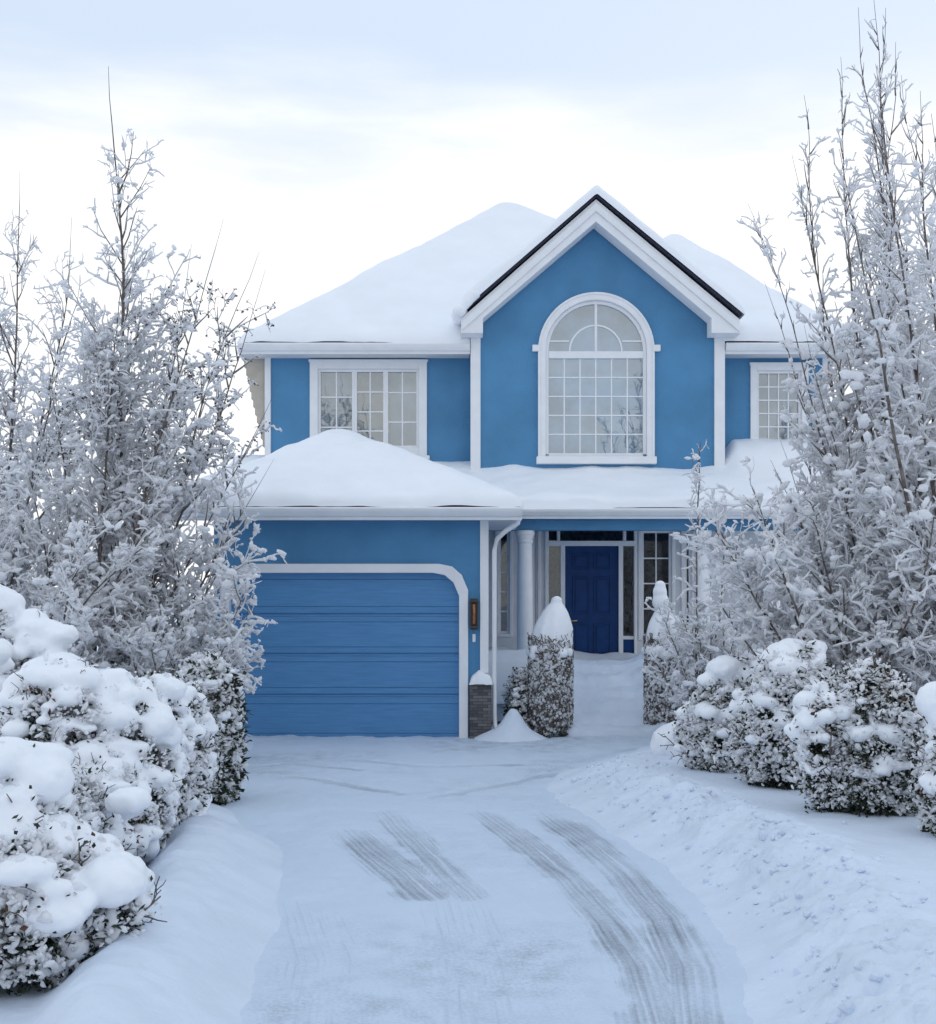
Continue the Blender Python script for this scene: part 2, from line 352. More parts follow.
# --- windows
def window(name, w, D, sashes, casing=.13, sill=True, gm='glass', back=('blind', .16), head=0, ears=False):
    x0, x1, z0, z1 = w; c = MB()
    c.box(x0, x0 + casing, D - .05, D + .10, z0, z1).box(x1 - casing, x1, D - .05, D + .10, z0, z1)
    c.box(x0 + casing, x1 - casing, D - .05, D + .10, z1 - casing, z1).box(x0 + casing, x1 - casing, D - .05, D + .10, z0, z0 + casing)
    if casing > .08: c.box(x0 - .02, x1 + .02, D - .065, D - .051, z1 - .03, z1 + .02)
    r = c.build(name, M['white'], house, .008)
    if sill: MB().box(x0 - .05, x1 + .05, D - .13, D + .02, z0 - .07, z0 - .002).build('sill', M['white'], r, .01)
    fr = MB(); mu = MB(); gx0_, gx1_ = x0 + casing, x1 - casing; gz0, gz1 = z0 + casing, z1 - casing
    for (a, b, cols, rws) in sashes:
        a = gx0_ + (gx1_ - gx0_) * a; b = gx0_ + (gx1_ - gx0_) * b; f = .045; fr = MB(); mu = MB()
        fr.box(a, a + f, D + .02, D + .08, gz0, gz1).box(b - f, b, D + .02, D + .08, gz0, gz1)
        fr.box(a + f, b - f, D + .02, D + .08, gz0, gz0 + f).box(a + f, b - f, D + .02, D + .08, gz1 - f, gz1)
        for k in range(1, cols):
            x = a + f + (b - a - 2 * f) * k / cols; mu.box(x - .012, x + .012, D + .045, D + .068, gz0 + f, gz1 - f)
        for t in rws:
            z = gz0 + f + (gz1 - gz0 - 2 * f) * t
            if cols == 1: MB().box(a + f, b - f, D + .048, D + .066, z - .012, z + .012).build('muntin', M['white'], r)
            else: mu.box(a + f, b - f, D + .048, D + .066, z - .012, z + .012)
        fr.build('sash', M['white'], r, .004)
        if mu.v: mu.build('muntin', M['white'], r)
    p = MB(); p.v = [(gx0_, D + .07, gz0), (gx1_, D + .07, gz0), (gx1_, D + .07, gz1), (gx0_, D + .07, gz1)]; p.f = [(0, 1, 2, 3)]
    p.build('pane', M[gm], r)
    if back: MB().box(x0 - .05, x1 + .05, D + back[1], D + back[1] + .05, z0, z1).build('blind', M[back[0]], r)
    return r
window('window', LW, DM, [(0, .36, 2, (.25, .66)), (.36, .67, 2, (.2, .46, .73)), (.67, 1, 2, (.32, .72))], casing=.145, back=('blind', .32))
MB().box(X(352, DM), X(390, DM), DM + .24, DM + .26, LW[2] + .1, LW[3] - .1).build('curtain', M['dark_curtain'], house)
window('window', RW, DM, [(0, 1, 4, (.2, .4, .6, .8))], casing=.12, back=('blind', .3))
# arched window
aw = MB(); k = 28
def ring(r, z0=None):
    z0 = ABOT if z0 is None else z0
    return [(GC + r, z0)] + [(GC + r * math.cos(t), ASP + r * math.sin(t)) for t in (math.pi * i / k for i in range(k + 1))] + [(GC - r, z0)]
aw.band(ring(AR), ring(AR - .12), DG - .06, DG + .10)
aw.band(ring(AR + .012), ring(AR - .03), DG - .075, DG - .061)
zk = Z(352, DG)
for sx in (-1, 1): aw.box(GC + sx * (AR - .02) - (.0 if sx > 0 else .13), GC + sx * (AR - .02) + (.13 if sx > 0 else 0), DG - .095, DG - .002, zk, zk + .11)
awo = aw.build('arched_window', M['white'], house, .008)
MB().box(GC - AR - .04, GC + AR + .04, DG - .14, DG + .06, ABOT - .13, ABOT - .002).build('sill', M['white'], awo, .012)
R1 = AR - .122; fr = MB()
fr.band(ring(R1, ABOT + .05), ring(R1 - .055, ABOT + .05), DG + .02, DG + .08)
zt0 = Z(358, DG); zt1 = Z(351, DG)
fr.box(GC - R1 + .056, GC + R1 - .056, DG + .015, DG + .081, zt0, zt1).box(GC - R1 + .056, GC + R1 - .056, DG + .022, DG + .081, ABOT, ABOT + .07)
fr.box(GC - .022, GC + .022, DG + .028, DG + .078, zt1, ASP + R1 - .05)
fr.build('frame', M['white'], awo, .004)
mu = MB(); rr = X(623, DG) - GC
mu.band([(GC + rr * math.cos(math.pi * i / 20), zt1 + (rr * math.sin(math.pi * i / 20))) for i in range(21)], [(GC + (rr - .028) * math.cos(math.pi * i / 20), zt1 + ((rr - .028) * math.sin(math.pi * i / 20))) for i in range(21)], DG + .044, DG + .068)
mu.build('muntin', M['white'], awo); mu = MB()
for sx in (-1, 1): MB().box(GC + (rr - .004 if sx > 0 else -R1 + .05), GC + (R1 - .05 if sx > 0 else -rr + .004), DG + .046, DG + .066, zt1 + .17, zt1 + .195).build('muntin', M['white'], awo)
g0, g1 = GC - R1 + .055, GC + R1 - .055
for c in range(1, 6): x = g0 + (g1 - g0) * c / 6; mu.box(x - .011, x + .011, DG + .046, DG + .068, ABOT + .07, zt0)
for c in range(1, 5): z = ABOT + .07 + (zt0 - ABOT - .07) * c / 5; mu.box(g0, g1, DG + .049, DG + .066, z - .011, z + .011)
mu.build('muntin', M['white'], awo)
pts = [(GC - R1 + .02, ABOT + .02)] + list(reversed(ring(R1 - .02, ABOT + .02)))[1:-1] + [(GC + R1 - .02, ABOT + .02)]
p = MB(); p.v = [(x, DG + .071, z) for x, z in pts]; p.f = [tuple(reversed(t)) for t in tessellate_polygon([[Vector((x, z, 0)) for x, z in pts]])]
p.build('pane', M['glass'], awo)
MB().prism(arch(AR - .03, ABOT, ASP), DG + .30, DG + .34).build('blind', M['blind'], awo)

# --- porch: floor, steps, back wall, door, side windows, beam, columns
PX0, PX1 = gx1 + .005, HR; FZ = .85
PB = 1.97 + 80 * DP / F
def pw(p0, p1, q0, q1): return win_rect(p0, p1, q0, q1, DP)
pwins = [(pw(495, 513, 500, 637), 1, (.2, .4, .6, .8)), (pw(530, 541, 500, 637), 1, (.25, .5, .75)), (pw(638, 675, 500, 640), 2, (.25, .5, .75)), (pw(681, 695, 500, 640), 1, (.25, .5, .75))]
pwins = [((a[0], a[1], a[2], Z(527, DP)), b, c) for a, b, c in pwins]
dx0, dx1 = X(545, DP), X(637, DP); dtop = Z(524, DP)
MB().wall(rect(PX0, PX1, .3, 3.4), [inset(a, .03) for a, _, _ in pwins] + [rect(dx0 + .02, dx1 - .02, FZ - .02, dtop - .02)], DP, DP + .15).build('porch_wall', M['offwhite'], house)
for a, cols, rws in pwins:
    window('window', a, DP, [(0, 1, cols, rws)], casing=.06, sill=False, gm='glass_dim', back=('curtain', .45))
# entrance frame: jambs, mullions, transom bar
J = lambda p: X(p, DP)
e = MB(); zt = Z(546, DP); ztt = Z(541, DP)
e.box(J(545), J(548.5), DP - .05, DP + .12, FZ, dtop).box(J(634), J(637), DP - .05, DP + .12, FZ, dtop)
e.box(J(560.5), J(565), DP - .03, DP + .12, FZ, zt).box(J(618.5), J(623), DP - .03, DP + .12, FZ, zt)
e.box(J(548.5), J(634), DP - .055, DP + .12, zt, ztt).box(J(548.5), J(634), DP - .06, DP + .12, dtop - .06, dtop)
e.box(J(557), J(560), DP - .03, DP + .1, ztt, dtop - .06).box(J(623), J(626), DP - .03, DP + .1, ztt, dtop - .06)
ent = e.build('door_frame', M['white'], house, .006)
for a, b in ((548.5, 560.5), (623, 634)):
    s = MB(); zb = Z(636, DP)
    s.box(J(a), J(b), DP + .02, DP + .1, zb - .06, zb)
    f_ = s.build('sidelight', M['white'], ent)
    p = MB(); p.v = [(J(a), DP + .06, zb), (J(b), DP + .06, zb), (J(b), DP + .06, zt), (J(a), DP + .06, zt)]; p.f = [(0, 1, 2, 3)]; p.build('pane', M['glass_dim'], f_)
    MB().box(J(a), J(b), DP + .02, DP + .08, FZ, zb - .062).build('panel', M['navy'], f_)
p = MB(); p.v = [(J(548.5), DP + .06, ztt), (J(634), DP + .06, ztt), (J(634), DP + .06, dtop - .06), (J(548.5), DP + .06, dtop - .06)]; p.f = [(0, 1, 2, 3)]
p.build('transom', M['glass_dim'], ent)
MB().box(J(540), J(642), DP + .6, DP + .65, FZ, dtop).build('hall_curtain', M['curtain'], ent)
# the six-panel front door
d0, d1, dz0, dz1 = J(565), J(618.5), FZ, zt
d = MB(); d.box(d0, d1, DP + .03, DP + .075, dz0, dz1)
fd = d.build('front_door', M['navy'], house, .004)
pn = MB(); dw = d1 - d0; dh = dz1 - dz0
for cx0, cx1 in ((.14, .46), (.54, .86)):
    for a, b in ((.07, .34), (.42, .74), (.80, .94)):
        x0, x1, z0, z1 = d0 + dw * cx0, d0 + dw * cx1, dz0 + dh * a, dz0 + dh * b
        pn.band([(x0, z0), (x1, z0), (x1, z1), (x0, z1)], [(x0 + .025, z0 + .025), (x1 - .025, z0 + .025), (x1 - .025, z1 - .025), (x0 + .025, z1 - .025)], DP + .014, DP + .029, True)
        pn.box(x0 + .05, x1 - .05, DP + .018, DP + .029, z0 + .05, z1 - .05)
pn.build('door_panel', M['navy'], fd, .006)
hd = MB(); hx, hz = J(570.5), Z(621, DP)
hd.tube([(hx, DP + .03, hz), (hx, DP - .04, hz)], .022, 10).tube([(hx, DP - .035, hz), (hx + .12, DP - .035, hz + .008)], .014, 8).tube([(hx, DP + .03, hz - .09), (hx, DP + .0, hz - .09)], .028, 12)
hd.build('handle', M['brass'], fd, smooth=True)
# floor and steps
MB().box(PX0, PX1, 20.45, DP - .005, .0, FZ - .005).build('porch_floor', M['offwhite'], house)
st = MB(); SX0, SX1 = 1.50, 2.85; NS = 5; ry = (20.45 - 18.65) / NS
for i in range(NS - 1 + 1): st.box(SX0, SX1, 18.65 + i * ry, 20.445, FZ * i / NS * 1.0 - (.0 if i else .1), FZ * (i + 1) / NS - .01 * (1 if i < NS - 1 else 1.2))
sto = st.build('front_steps', M['offwhite'], house)
def step_snow(gx, gy):
    t = (gy - 18.55) / ry; fl = np.floor(t); f = t - fl
    h = np.clip((fl + sstep(.02, .55, f)) / NS, 0, 1) * FZ
    k_ = .40 + .3 * fbm(gx * 1.3, gy * .9, 2); h = np.where(t < 0, 0, h) * k_ + np.clip(t / NS, 0, 1.02) * FZ * (1 - k_)
    edge = .10 * np.exp(-((gx - SX0) / .16) ** 2) + .12 * np.exp(-((gx - SX1) / .18) ** 2)
    return h + .125 + edge + .05 * fbm(gx * 2.2, gy * 2.2, 3) + .015 * fbm(gx * 9, gy * 9, 7) - .07 * sstep(18.6, 18.1, gy)
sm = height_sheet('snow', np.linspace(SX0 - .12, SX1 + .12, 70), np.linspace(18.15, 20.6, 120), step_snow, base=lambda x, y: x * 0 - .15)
link('snow', sm, M['shaded_ground_snow'], sto)
def porch_snow(gx, gy):
    dr = .10 + .22 * sstep(21.2, 20.4, gy) * (sstep(1.75, 1.2, gx) + sstep(2.5, 3.1, gx)) + .16 * sstep(21.9, 22.3, gy) * (.5 + .8 * vnoise(gx * 2, gy * 0, 4))
    door = np.exp(-((gx - 2.2) / .5) ** 2)
    return FZ + dr * (1 - .25 * door) + .05 * fbm(gx * 1.7, gy * 1.7, 9) - .2 * sstep(20.5, 20.3, gy)
pm = height_sheet('snow', np.linspace(PX0 + .01, PX1, 130), np.linspace(20.3, DP - .005, 60), porch_snow, base=lambda x, y: x * 0 + .3)
link('snow', pm, M['snow_soft'], house)
# beam, ceiling, columns
BZ0, BZ1 = Z(530.5, DU), Z(515, DU)
MB().box(PX0, PX1, DU - .13, DU + .13, BZ0, BZ1 + .06).build('beam', M['stucco'], house, .01)
MB().box(PX0, PX1, DU + .131, DP - .01, BZ1 - .05, BZ1).build('porch_ceiling', M['offwhite'], house)
for px in (525, 702, 772):
    x = X(px, DU); c = MB(); r = .13
    c.lathe(x, DU, [(r * 1.25, FZ + .0), (r * 1.25, FZ + .12), (r * 1.08, FZ + .16), (r, FZ + .24), (r * .98, FZ + 1.2), (r * .9, BZ0 - .22), (r * 1.02, BZ0 - .19), (r * .95, BZ0 - .15), (r * 1.12, BZ0 - .08), (r * 1.2, BZ0 - .07), (r * 1.2, BZ0 - .003)], 28)
    c.build('column', M['white'], house, .004, smooth=False)

# --- roofs as plan-height functions, each with its blanket of snow
def smin(a, b, k): h = np.clip(.5 + .5 * (b - a) / k, 0, 1); return b * (1 - h) + a * h - k * h * (1 - h)
def smax(a, b, k): return -smin(-a, -b, k)
EZ = 6.47
def main_h(x, y, k=.01):
    A = smin(smin(EZ + .80 * (y - 21.98), EZ + .80 * (32 - y), k), smin(EZ + .83 * (x + 4.0), EZ + .67 * (6.8 - x), k), k)
    B = smin(smin(EZ + .857 * (y - 21.98), EZ + .857 * (29 - y), k), smin(EZ + 1.0 * (x - 1.3), EZ + 1.09 * (6.8 - x), k), k)
    return smax(A, B, k)
def low_h(x, y, k=.01):
    G = smin(3.28 + .48 * (y - 17.5), smin(3.28 + .69 * (x + 4.3), 3.28 + .50 * (.75 - x), k), k)
    G = smin(G, x * 0 + 4.72, k)
    P = 3.45 + .35 * (y - 20.2)
    return smax(np.where(y < 20.2, np.where(x > .8, -9, G), G), np.where(y < 19.9, -9, P), k * 1.0)
def rdist(x, y, x0, x1, y0, y1): return np.minimum(np.minimum(x - x0, x1 - x), np.minimum(y - y0, y1 - y))
def lowd(x, y): return np.maximum(rdist(x, y, -4.3, .75, 17.5, 23.2), rdist(x, y, -2.0, 6.75, 20.2, 23.2))
def maind(x, y): return np.where((x > gl - .02) & (x < gr + .02) & (y < 22.35), -1, rdist(x, y, -4.0, 6.8, 21.98, 32))
def roofpart(name, hf, df, bx, res, T, lean, seed, thick, drift=None, rough=.03):
    x0, x1, y0, y1 = bx
    xs = np.arange(x0, x1 + .26, .25); xs[-1] = x1; ys = np.arange(y0, y1 + .26, .25); ys[-1] = y1
    # shingle deck
    nx = int((x1 - x0) / res); ny = int((y1 - y0) / res)
    xs = np.linspace(x0, x1, nx); ys = np.linspace(y0, y1, ny)
    deck = height_sheet(name, xs, ys, lambda a, b: hf(a, b, .01), inside=lambda a, b: df(a, b) > -.02, base=lambda a, b: hf(a, b, .01) - thick)
    ro = link(name, deck, M['shingle'], house)
    ov = .035
    xs = np.linspace(x0 - ov, x1 + ov, nx); ys = np.linspace(y0 - ov, y1 + ov, ny)
    def top(a, b):
        d = df(a, b) + ov
        r = T * 1.1; t = np.clip(d / r, 0, 1); prof = np.sqrt(np.clip(1 - (1 - t) ** 2.2, 0, 1))
        th = T * (.9 + .35 * fbm(a * .5, b * .5, seed)) * (.16 + .84 * prof) + rough * .6 * fbm(a * 1.6, b * 1.6, seed + 3) * t + .008 * fbm(a * 7, b * 7, seed + 5)
        th = th + .06 * fbm(a * 2.2, b * .4, seed + 9) * (1 - t) + .05 * fbm(a * 1.1, b * 1.1, seed + 21, 3) * t
        if drift is not None: th = th + drift(a, b)
        ac = np.clip(a, x0, x1); bc = np.clip(b, y0, y1)
        return hf(ac, bc, lean) + np.maximum(th, .012)
    sn = height_sheet('snow', xs, ys, top, inside=lambda a, b: df(a, b) > -ov - .001, base=lambda a, b: hf(np.clip(a, x0, x1), np.clip(b, y0, y1), .01) + .008 - .05 * np.clip(fbm(a * 1.1, b * 1.1, seed + 40, 4) + .25, 0, .6))
    link('snow', sn, M['snow_soft'], ro)
    return ro
roofpart('roof', main_h, maind, (-4.0, 6.8, 21.98, 32), .055, .17, .35, 11, .03)
def lowdrift(a, b):
    d = .07 * sstep(21.3, 22.1, b) * (.3 + 1.1 * vnoise(a * 1.3, b * .6, 23)) * sstep(-.4, .5, a)
    return d + .35 * sstep(4.45, 4.75, a) * sstep(21.2, 22.3, b) + .05 * fbm(a * 1.1, b * 1.1, 8)
roofpart('porch_roof', low_h, lowd, (-4.3, 6.75, 17.5, 23.2), .05, .18, .22, 31, .025, lowdrift)

# gable roof: shingle slab with snow, running back into the main roof
ap = (X(596, 21.6), Z(196, 21.6)); rl = (X(461, 21.6), Z(316, 21.6)); rr_ = (X(740, 21.6), Z(317, 21.6))
t_ = .03
gb = MB(); gb.prism([rl, (ap[0], ap[1] - t_ * 1.3), rr_, (rr_[0] + .02, rr_[1] + t_), ap, (rl[0] - .02, rl[1] + t_)], 21.5, 26.8)
gro = gb.build('gable_roof', M['shingle'], house)
sl = (ap[1] - rl[1] - t_) / (ap[0] - rl[0] + .02); srr = (ap[1] - rr_[1] - t_) / (rr_[0] + .02 - ap[0])
def gab(x, k): return smin(ap[1] - sl * (ap[0] - x), ap[1] - srr * (x - ap[0]), k)
def gtop(a, b):
    x0, x1 = rl[0] - .05, rr_[0] + .05
    d = np.minimum(np.minimum(a - x0, x1 - a) * 1.2, (b - 21.455) * 2.2); t = np.clip(d / .2, 0, 1)
    leftroll = .10 * np.exp(-((a - rl[0] - .30) / .45) ** 2) * np.clip((a - x0) / .12, 0, 1) ** .5
    th = (.17 + leftroll) * (.34 + .78 * np.sqrt(np.clip(1 - (1 - t) ** 2, 0, 1))) + .02 * fbm(a * 2, b * 2, 41) * t + .01 * fbm(a * 6, b * 6, 43)
    return gab(np.maximum(a, rl[0] - .05), .08) + th
gsn = height_sheet('snow', np.linspace(rl[0] - .05, rr_[0] + .05, 120), np.linspace(21.46, 26.8, 120), gtop, base=lambda a, b: gab(np.maximum(a, rl[0] - .1), .01) + .004)
link('snow', gsn, M['snow_soft'], gro)
GABLE_ROLL = (gro, rl[0], rl[1])
# rake boards with their boxed feet
def P_(px, py): return (X(px, 21.55), Z(py, 21.55))
outer = [P_(460.5, 333), P_(461.5, 318), P_(596, 199), P_(739.5, 319), P_(741, 333)]
inner = [P_(483, 333), P_(483, 318), P_(596, 221.5), P_(711.5, 318), P_(711.5, 333)]
MB().band(outer, inner, 21.55, 21.97).build('rake_board', M['white'], house, .008)
mid = [P_(461.5, 322), P_(596, 203), P_(739.5, 323)]; mid2 = [P_(461.5, 331), P_(596, 211.5), P_(739.5, 332)]
MB().band(mid, mid2, 21.515, 21.547).build('rake_trim', M['white'], house, .006)
# eaves: fascia, gutter, soffit
def eave(x0, x1, y, zt, zb, name='gutter', wall_y=None):
    g = MB(); pr = [(0, zt), (-.11, zt), (-.125, zt - .02), (-.11, zt - .055), (-.08, zb + .03), (-.05, zb), (0, zb)]
    b = len(g.v); n = len(pr)
    for x in (x0, x1): g.v += [(x, y + p, z) for p, z in pr]
    for i in range(n): j = (i + 1) % n; g.f.append((b + i, b + j, b + n + j, b + n + i))
    g.f.append(tuple(b + i for i in range(n))); g.f.append(tuple(b + n + i for i in reversed(range(n))))
    g.build(name, M['white'], house)
    MB().box(x0, x1, y + .002, y + .03, zb - .05, zt).build('fascia', M['white'], house)
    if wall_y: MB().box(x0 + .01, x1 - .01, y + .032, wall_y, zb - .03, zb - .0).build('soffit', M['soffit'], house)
eave(-4.0, X(470, 21.98), 21.99, 6.44, 6.315, wall_y=DM - .002)
eave(4.49, 6.8, 21.99, 6.44, 6.315, wall_y=DM - .002)
eave(-4.3, .75, 17.52, 3.255, 3.135, wall_y=DA - .002)
eave(.79, 6.75, 20.22, 3.435, 3.325, wall_y=DU - .135)
MB().box(-4.02, -3.99, 22.03, 31.9, 6.27, 6.44).build('fascia', M['white'], house)
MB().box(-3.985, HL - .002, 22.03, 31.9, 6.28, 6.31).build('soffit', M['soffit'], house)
MB().box(.72, .75, 17.56, 20.2, 3.09, 3.255).build('fascia', M['white'], house)
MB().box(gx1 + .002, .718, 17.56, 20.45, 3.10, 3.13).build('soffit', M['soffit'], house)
# clapboard bracket under the left eave end
eb = MB(); nb = 12; b0, b1 = Z(351, DM), Z(446, DM)
for i in range(nb):
    za, zb = b0 + (b1 - b0) * i / nb, b0 + (b1 - b0) * (i + 1) / nb
    wa = .40 * (1 - i / nb) ** .9; eb.box(HL - .002 - wa, HL - .002, DM + .05 - .004 * (i % 2), DM + .3, zb, za)
eb.build('eave_bracket', M['beige'], house)
# dark rooms behind the glass
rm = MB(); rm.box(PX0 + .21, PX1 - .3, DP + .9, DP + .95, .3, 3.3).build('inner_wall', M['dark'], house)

# ================================================================== GROUND
LY = [3, 5.2, 5.85, 7, 8.5, 9.5, 10.3, 11.2, 12.4, 14, 18.2, 30]; LX = [-1.08, -1.22, -1.32, -1.42, -1.52, -1.64, -1.85, -2.3, -2.7, -2.95, -3.25, -3.3]
RY = [3, 5.2, 5.85, 7.1, 8.5, 10, 11.5, 12.6, 13.4, 14.3, 15.3, 16.3, 17.3, 30]; RX = [1.05, 1.38, 1.52, 1.68, 1.70, 1.54, 1.28, 1.06, 1.05, 1.25, 1.75, 2.3, 2.75, 2.8]
def toeL(y): return np.interp(y, LY, LX) + .05 * fbm(y * 1.3, y * 0, 61, 3)
def toeR(y): return np.interp(y, RY, RX) + .07 * fbm(y * 1.5, y * 0, 62, 3)
def ground_h(x, y):
    sl_ = toeL(y) - x; sr_ = x - toeR(y)
    big = .05 * fbm(x * .35, y * .35, 71) + .02 * fbm(x * 1.4, y * 1.4, 72)
    fade = sstep(11.2, 9.6, y)
    bl = sstep(-.38, .40, sl_) * .27 - sstep(.40, .78, sl_) * (.22 * fade + .03)
    bl = bl * (.55 + .45 * fade) + sstep(1.2, 2.6, sl_) * .14
    cl = (.03 * np.clip(fbm(x * 7, y * 7, 73, 5, .6), -.3, 1) + .03 * fbm(x * 1.7, y * 1.7, 74)) * sstep(-.2, .2, sl_) * sstep(.95, .5, sl_)
    far = sstep(15, 11.5, y)
    br = sstep(-.25, .62, sr_) * (.12 + .20 * far) - sstep(.65, 1.2, sr_) * .05 * far + sstep(1.9, 2.6, sr_) * .22 * sstep(8.5, 7.5, y)
    ch = fbm(x * 6.5, y * 6.5, 75, 5, .6); ch2 = 1 - np.abs(fbm(x * 3.2, y * 3.2, 77, 3)) * 2
    cr = (.06 * ch + .035 * fbm(x * 15, y * 15, 78, 4, .6) + .04 * (ch2 - .6)) * sstep(-.02, .22, sr_) * sstep(1.15, .55, sr_) * (.35 + .65 * far)
    z = np.where(sl_ > sr_, bl + cl, br + cr)
    side = sstep(-.12, .25, np.maximum(sl_, sr_))
    z = z + big * side + .006 * fbm(x * 9, y * 9, 79) * side
    z = z - .05 * sstep(-.12, -.45, np.maximum(sl_, sr_))
    return z
def graded(core0, core1, step, lo, hi):
    a = list(np.arange(core0, core1, step)); s = step; v = core1
    while v < hi: a.append(v); s *= 1.25; v += s
    a.append(hi); s = step; v = core0 - step; b = []
    while v > lo: b.append(v); s *= 1.25; v -= s
    return np.array([lo] + b[::-1] + a)
gs = link('snow_ground', height_sheet('snow_ground', graded(-5, 5, .035, -700, 700), graded(4.2, 15, .035, -300, 900), ground_h), M['shaded_ground_snow'])
tag(gs, kind='structure')
# driveway with the asphalt showing where tyres have scraped the packed snow
def pxw(px, py): D = CAMZ * F / (py - HY); return (X(px, D), D)
tracks = [([(350, 832), (368, 848), (396, 868), (424, 892)], .62, .95), ([(385, 812), (412, 838), (440, 866), (470, 894)], .50, .88),
          ([(482, 812), (516, 836), (562, 872), (606, 916), (640, 965), (660, 1030)], .50, .92),
          ([(546, 814), (584, 838), (626, 874), (664, 918), (686, 965), (694, 1030)], .56, .95), ([(590, 900), (640, 960), (664, 1030)], .7, .5),
          ([(500, 745), (466, 772), (482, 812)], .45, .34), ([(600, 745), (552, 776), (548, 814)], .5, .34), ([(330, 752), (322, 790), (350, 832)], .5, .36), ([(424, 892), (470, 955), (500, 1040)], .6, .42), ([(470, 894), (522, 955), (566, 1040)], .5, .36),
          ([(290, 776), (345, 784), (400, 792)], .30, .95), ([(240, 768), (290, 763), (360, 770)], .26, 1.0), ([(330, 758), (420, 766), (520, 764)], .3, .85),
          ([(435, 796), (500, 785), (560, 772)], .30, .95), ([(560, 765), (610, 752), (640, 748)], .3, .8), ([(300, 905), (320, 960), (310, 1030)], .7, .6), ([(450, 900), (470, 960), (480, 1030)], .8, .62)]
xs = np.arange(-3.75, 3.2, .03); ys = np.concatenate([np.arange(2.6, 5.0, .06), np.arange(5.0, 18.12, .03)])
gx, gy = np.meshgrid(xs, ys); bare = np.zeros_like(gx); tu = np.zeros_like(gx); tv = np.zeros_like(gx)
for pl, wdt, amt in tracks:
    W = [pxw(*q) for q in pl]; tot = sum(math.dist(a, b) for a, b in zip(W[:-1], W[1:])); acc = 0
    bd = np.full_like(gx, 9.); bu = np.zeros_like(gx); bv = np.zeros_like(gx)
    for (ax, ay), (bx, by) in zip(W[:-1], W[1:]):
        L_ = math.dist((ax, ay), (bx, by)); ex, ey = (bx - ax) / L_, (by - ay) / L_
        u = np.clip((gx - ax) * ex + (gy - ay) * ey, 0, L_); dx_ = gx - ax - u * ex; dy_ = gy - ay - u * ey; dd = np.hypot(dx_, dy_)
        sd = dx_ * -ey + dy_ * ex; m_ = dd < bd; bd = np.where(m_, dd, bd); bu = np.where(m_, acc + u, bu); bv = np.where(m_, sd, bv); acc += L_
    hw = wdt / 2 * (1 + .25 * fbm(bu * 1.5, bv * 0, 91)); msk = sstep(hw, hw * .35, bd + .06 * fbm(gx * 4, gy * 4, 92)) * amt
    msk *= .75 + .3 * sstep(0, .5, bu) ; msk *= .9 + .3 * fbm(gx * 1.6, gy * 1.6, 93)
    m_ = msk > bare; tu = np.where(m_, bu, tu); tv = np.where(m_, bv, tv); bare = np.maximum(bare, msk)
away = bare <= 0; tu = np.where(away, gy, tu); tv = np.where(away, gx, tv)
scuff = np.clip(.35 + 1.1 * fbm(gx * .9, gy * .7, 95, 4), 0, 1) * sstep(.0, .5, np.minimum(gx - toeL(gy), toeR(gy) - gx)) * (.45 + .55 * sstep(8.3, 6.2, gy) + .5 * sstep(13, 15, gy))
zz = .012 * fbm(gx * 1.1, gy * .8, 97) + .012 * fbm(gx * 4, gy * 2, 98) + .006 * fbm(gx * 14, gy * 7, 99) - .014 * bare + .03 * sstep(17.2, 17.9, gy) * (.4 + fbm(gx * 3, gy * 5, 96))
dm = height_sheet('driveway', xs, ys, lambda a, b: zz)
for nme, arr in (('bare', bare), ('tu', tu), ('tv', tv), ('scuff', scuff)):
    at = dm.attributes.new(nme, 'FLOAT', 'POINT'); at.data.foreach_set('value', arr.ravel().astype(np.float32))
tag(link('driveway', dm, M['drive']), kind='structure')
rng = np.random.default_rng(17); cy_ = 15 - 9.8 * rng.uniform(0, 1, 520) ** .8; cs_ = rng.normal(.40, .26, 520); cx_ = toeR(cy_) + cs_
sz = rng.lognormal(-4.4, .5, 520).clip(.005, .032)
CV, CT = (None, None)
clod = (np.stack([cx_, cy_, ground_h(cx_, cy_) + sz * .3], 1), np.stack([sz * 1.2, sz, sz * .8], 1), rng)
def gh(x, y): return float(ground_h(np.array([float(x)]), np.array([float(y)]))[0])

# ================================================================== SNOW LUMPS (voxel-merged blobs)
def ico(sub):
    bm = bmesh.new(); bmesh.ops.create_icosphere(bm, subdivisions=sub, radius=1)
    v = np.array([p.co[:] for p in bm.verts]); f = np.array([[q.index for q in t.verts] for t in bm.faces]); bm.free(); return v, f
IC1, IC2 = ico(1), ico(2)
def instances(tmpl, C, S, rng, jit=0, rot=True):
    """many small copies of a template merged into one mesh: centres C, radii S (n,3)"""
    v, f = tmpl; n = len(C)
    P = np.repeat(v[None], n, 0)
    if jit: P = P * (1 + jit * rng.uniform(-1, 1, (n, len(v), 1)))
    P = P * S[:, None, :]
    if rot:
        a = rng.uniform(-1.1, 1.1, n); c, s = np.cos(a)[:, None], np.sin(a)[:, None]
        P = np.stack([P[..., 0] * c - P[..., 2] * s, P[..., 1], P[..., 0] * s + P[..., 2] * c], -1)
        a = rng.uniform(0, 2 * np.pi, n); c, s = np.cos(a)[:, None], np.sin(a)[:, None]
        P = np.stack([P[..., 0] * c - P[..., 1] * s, P[..., 0] * s + P[..., 1] * c, P[..., 2]], -1)
    P = P + C[:, None, :]
    return P.reshape(-1, 3), (f[None] + (np.arange(n) * len(v))[:, None, None]).reshape(-1, 3)
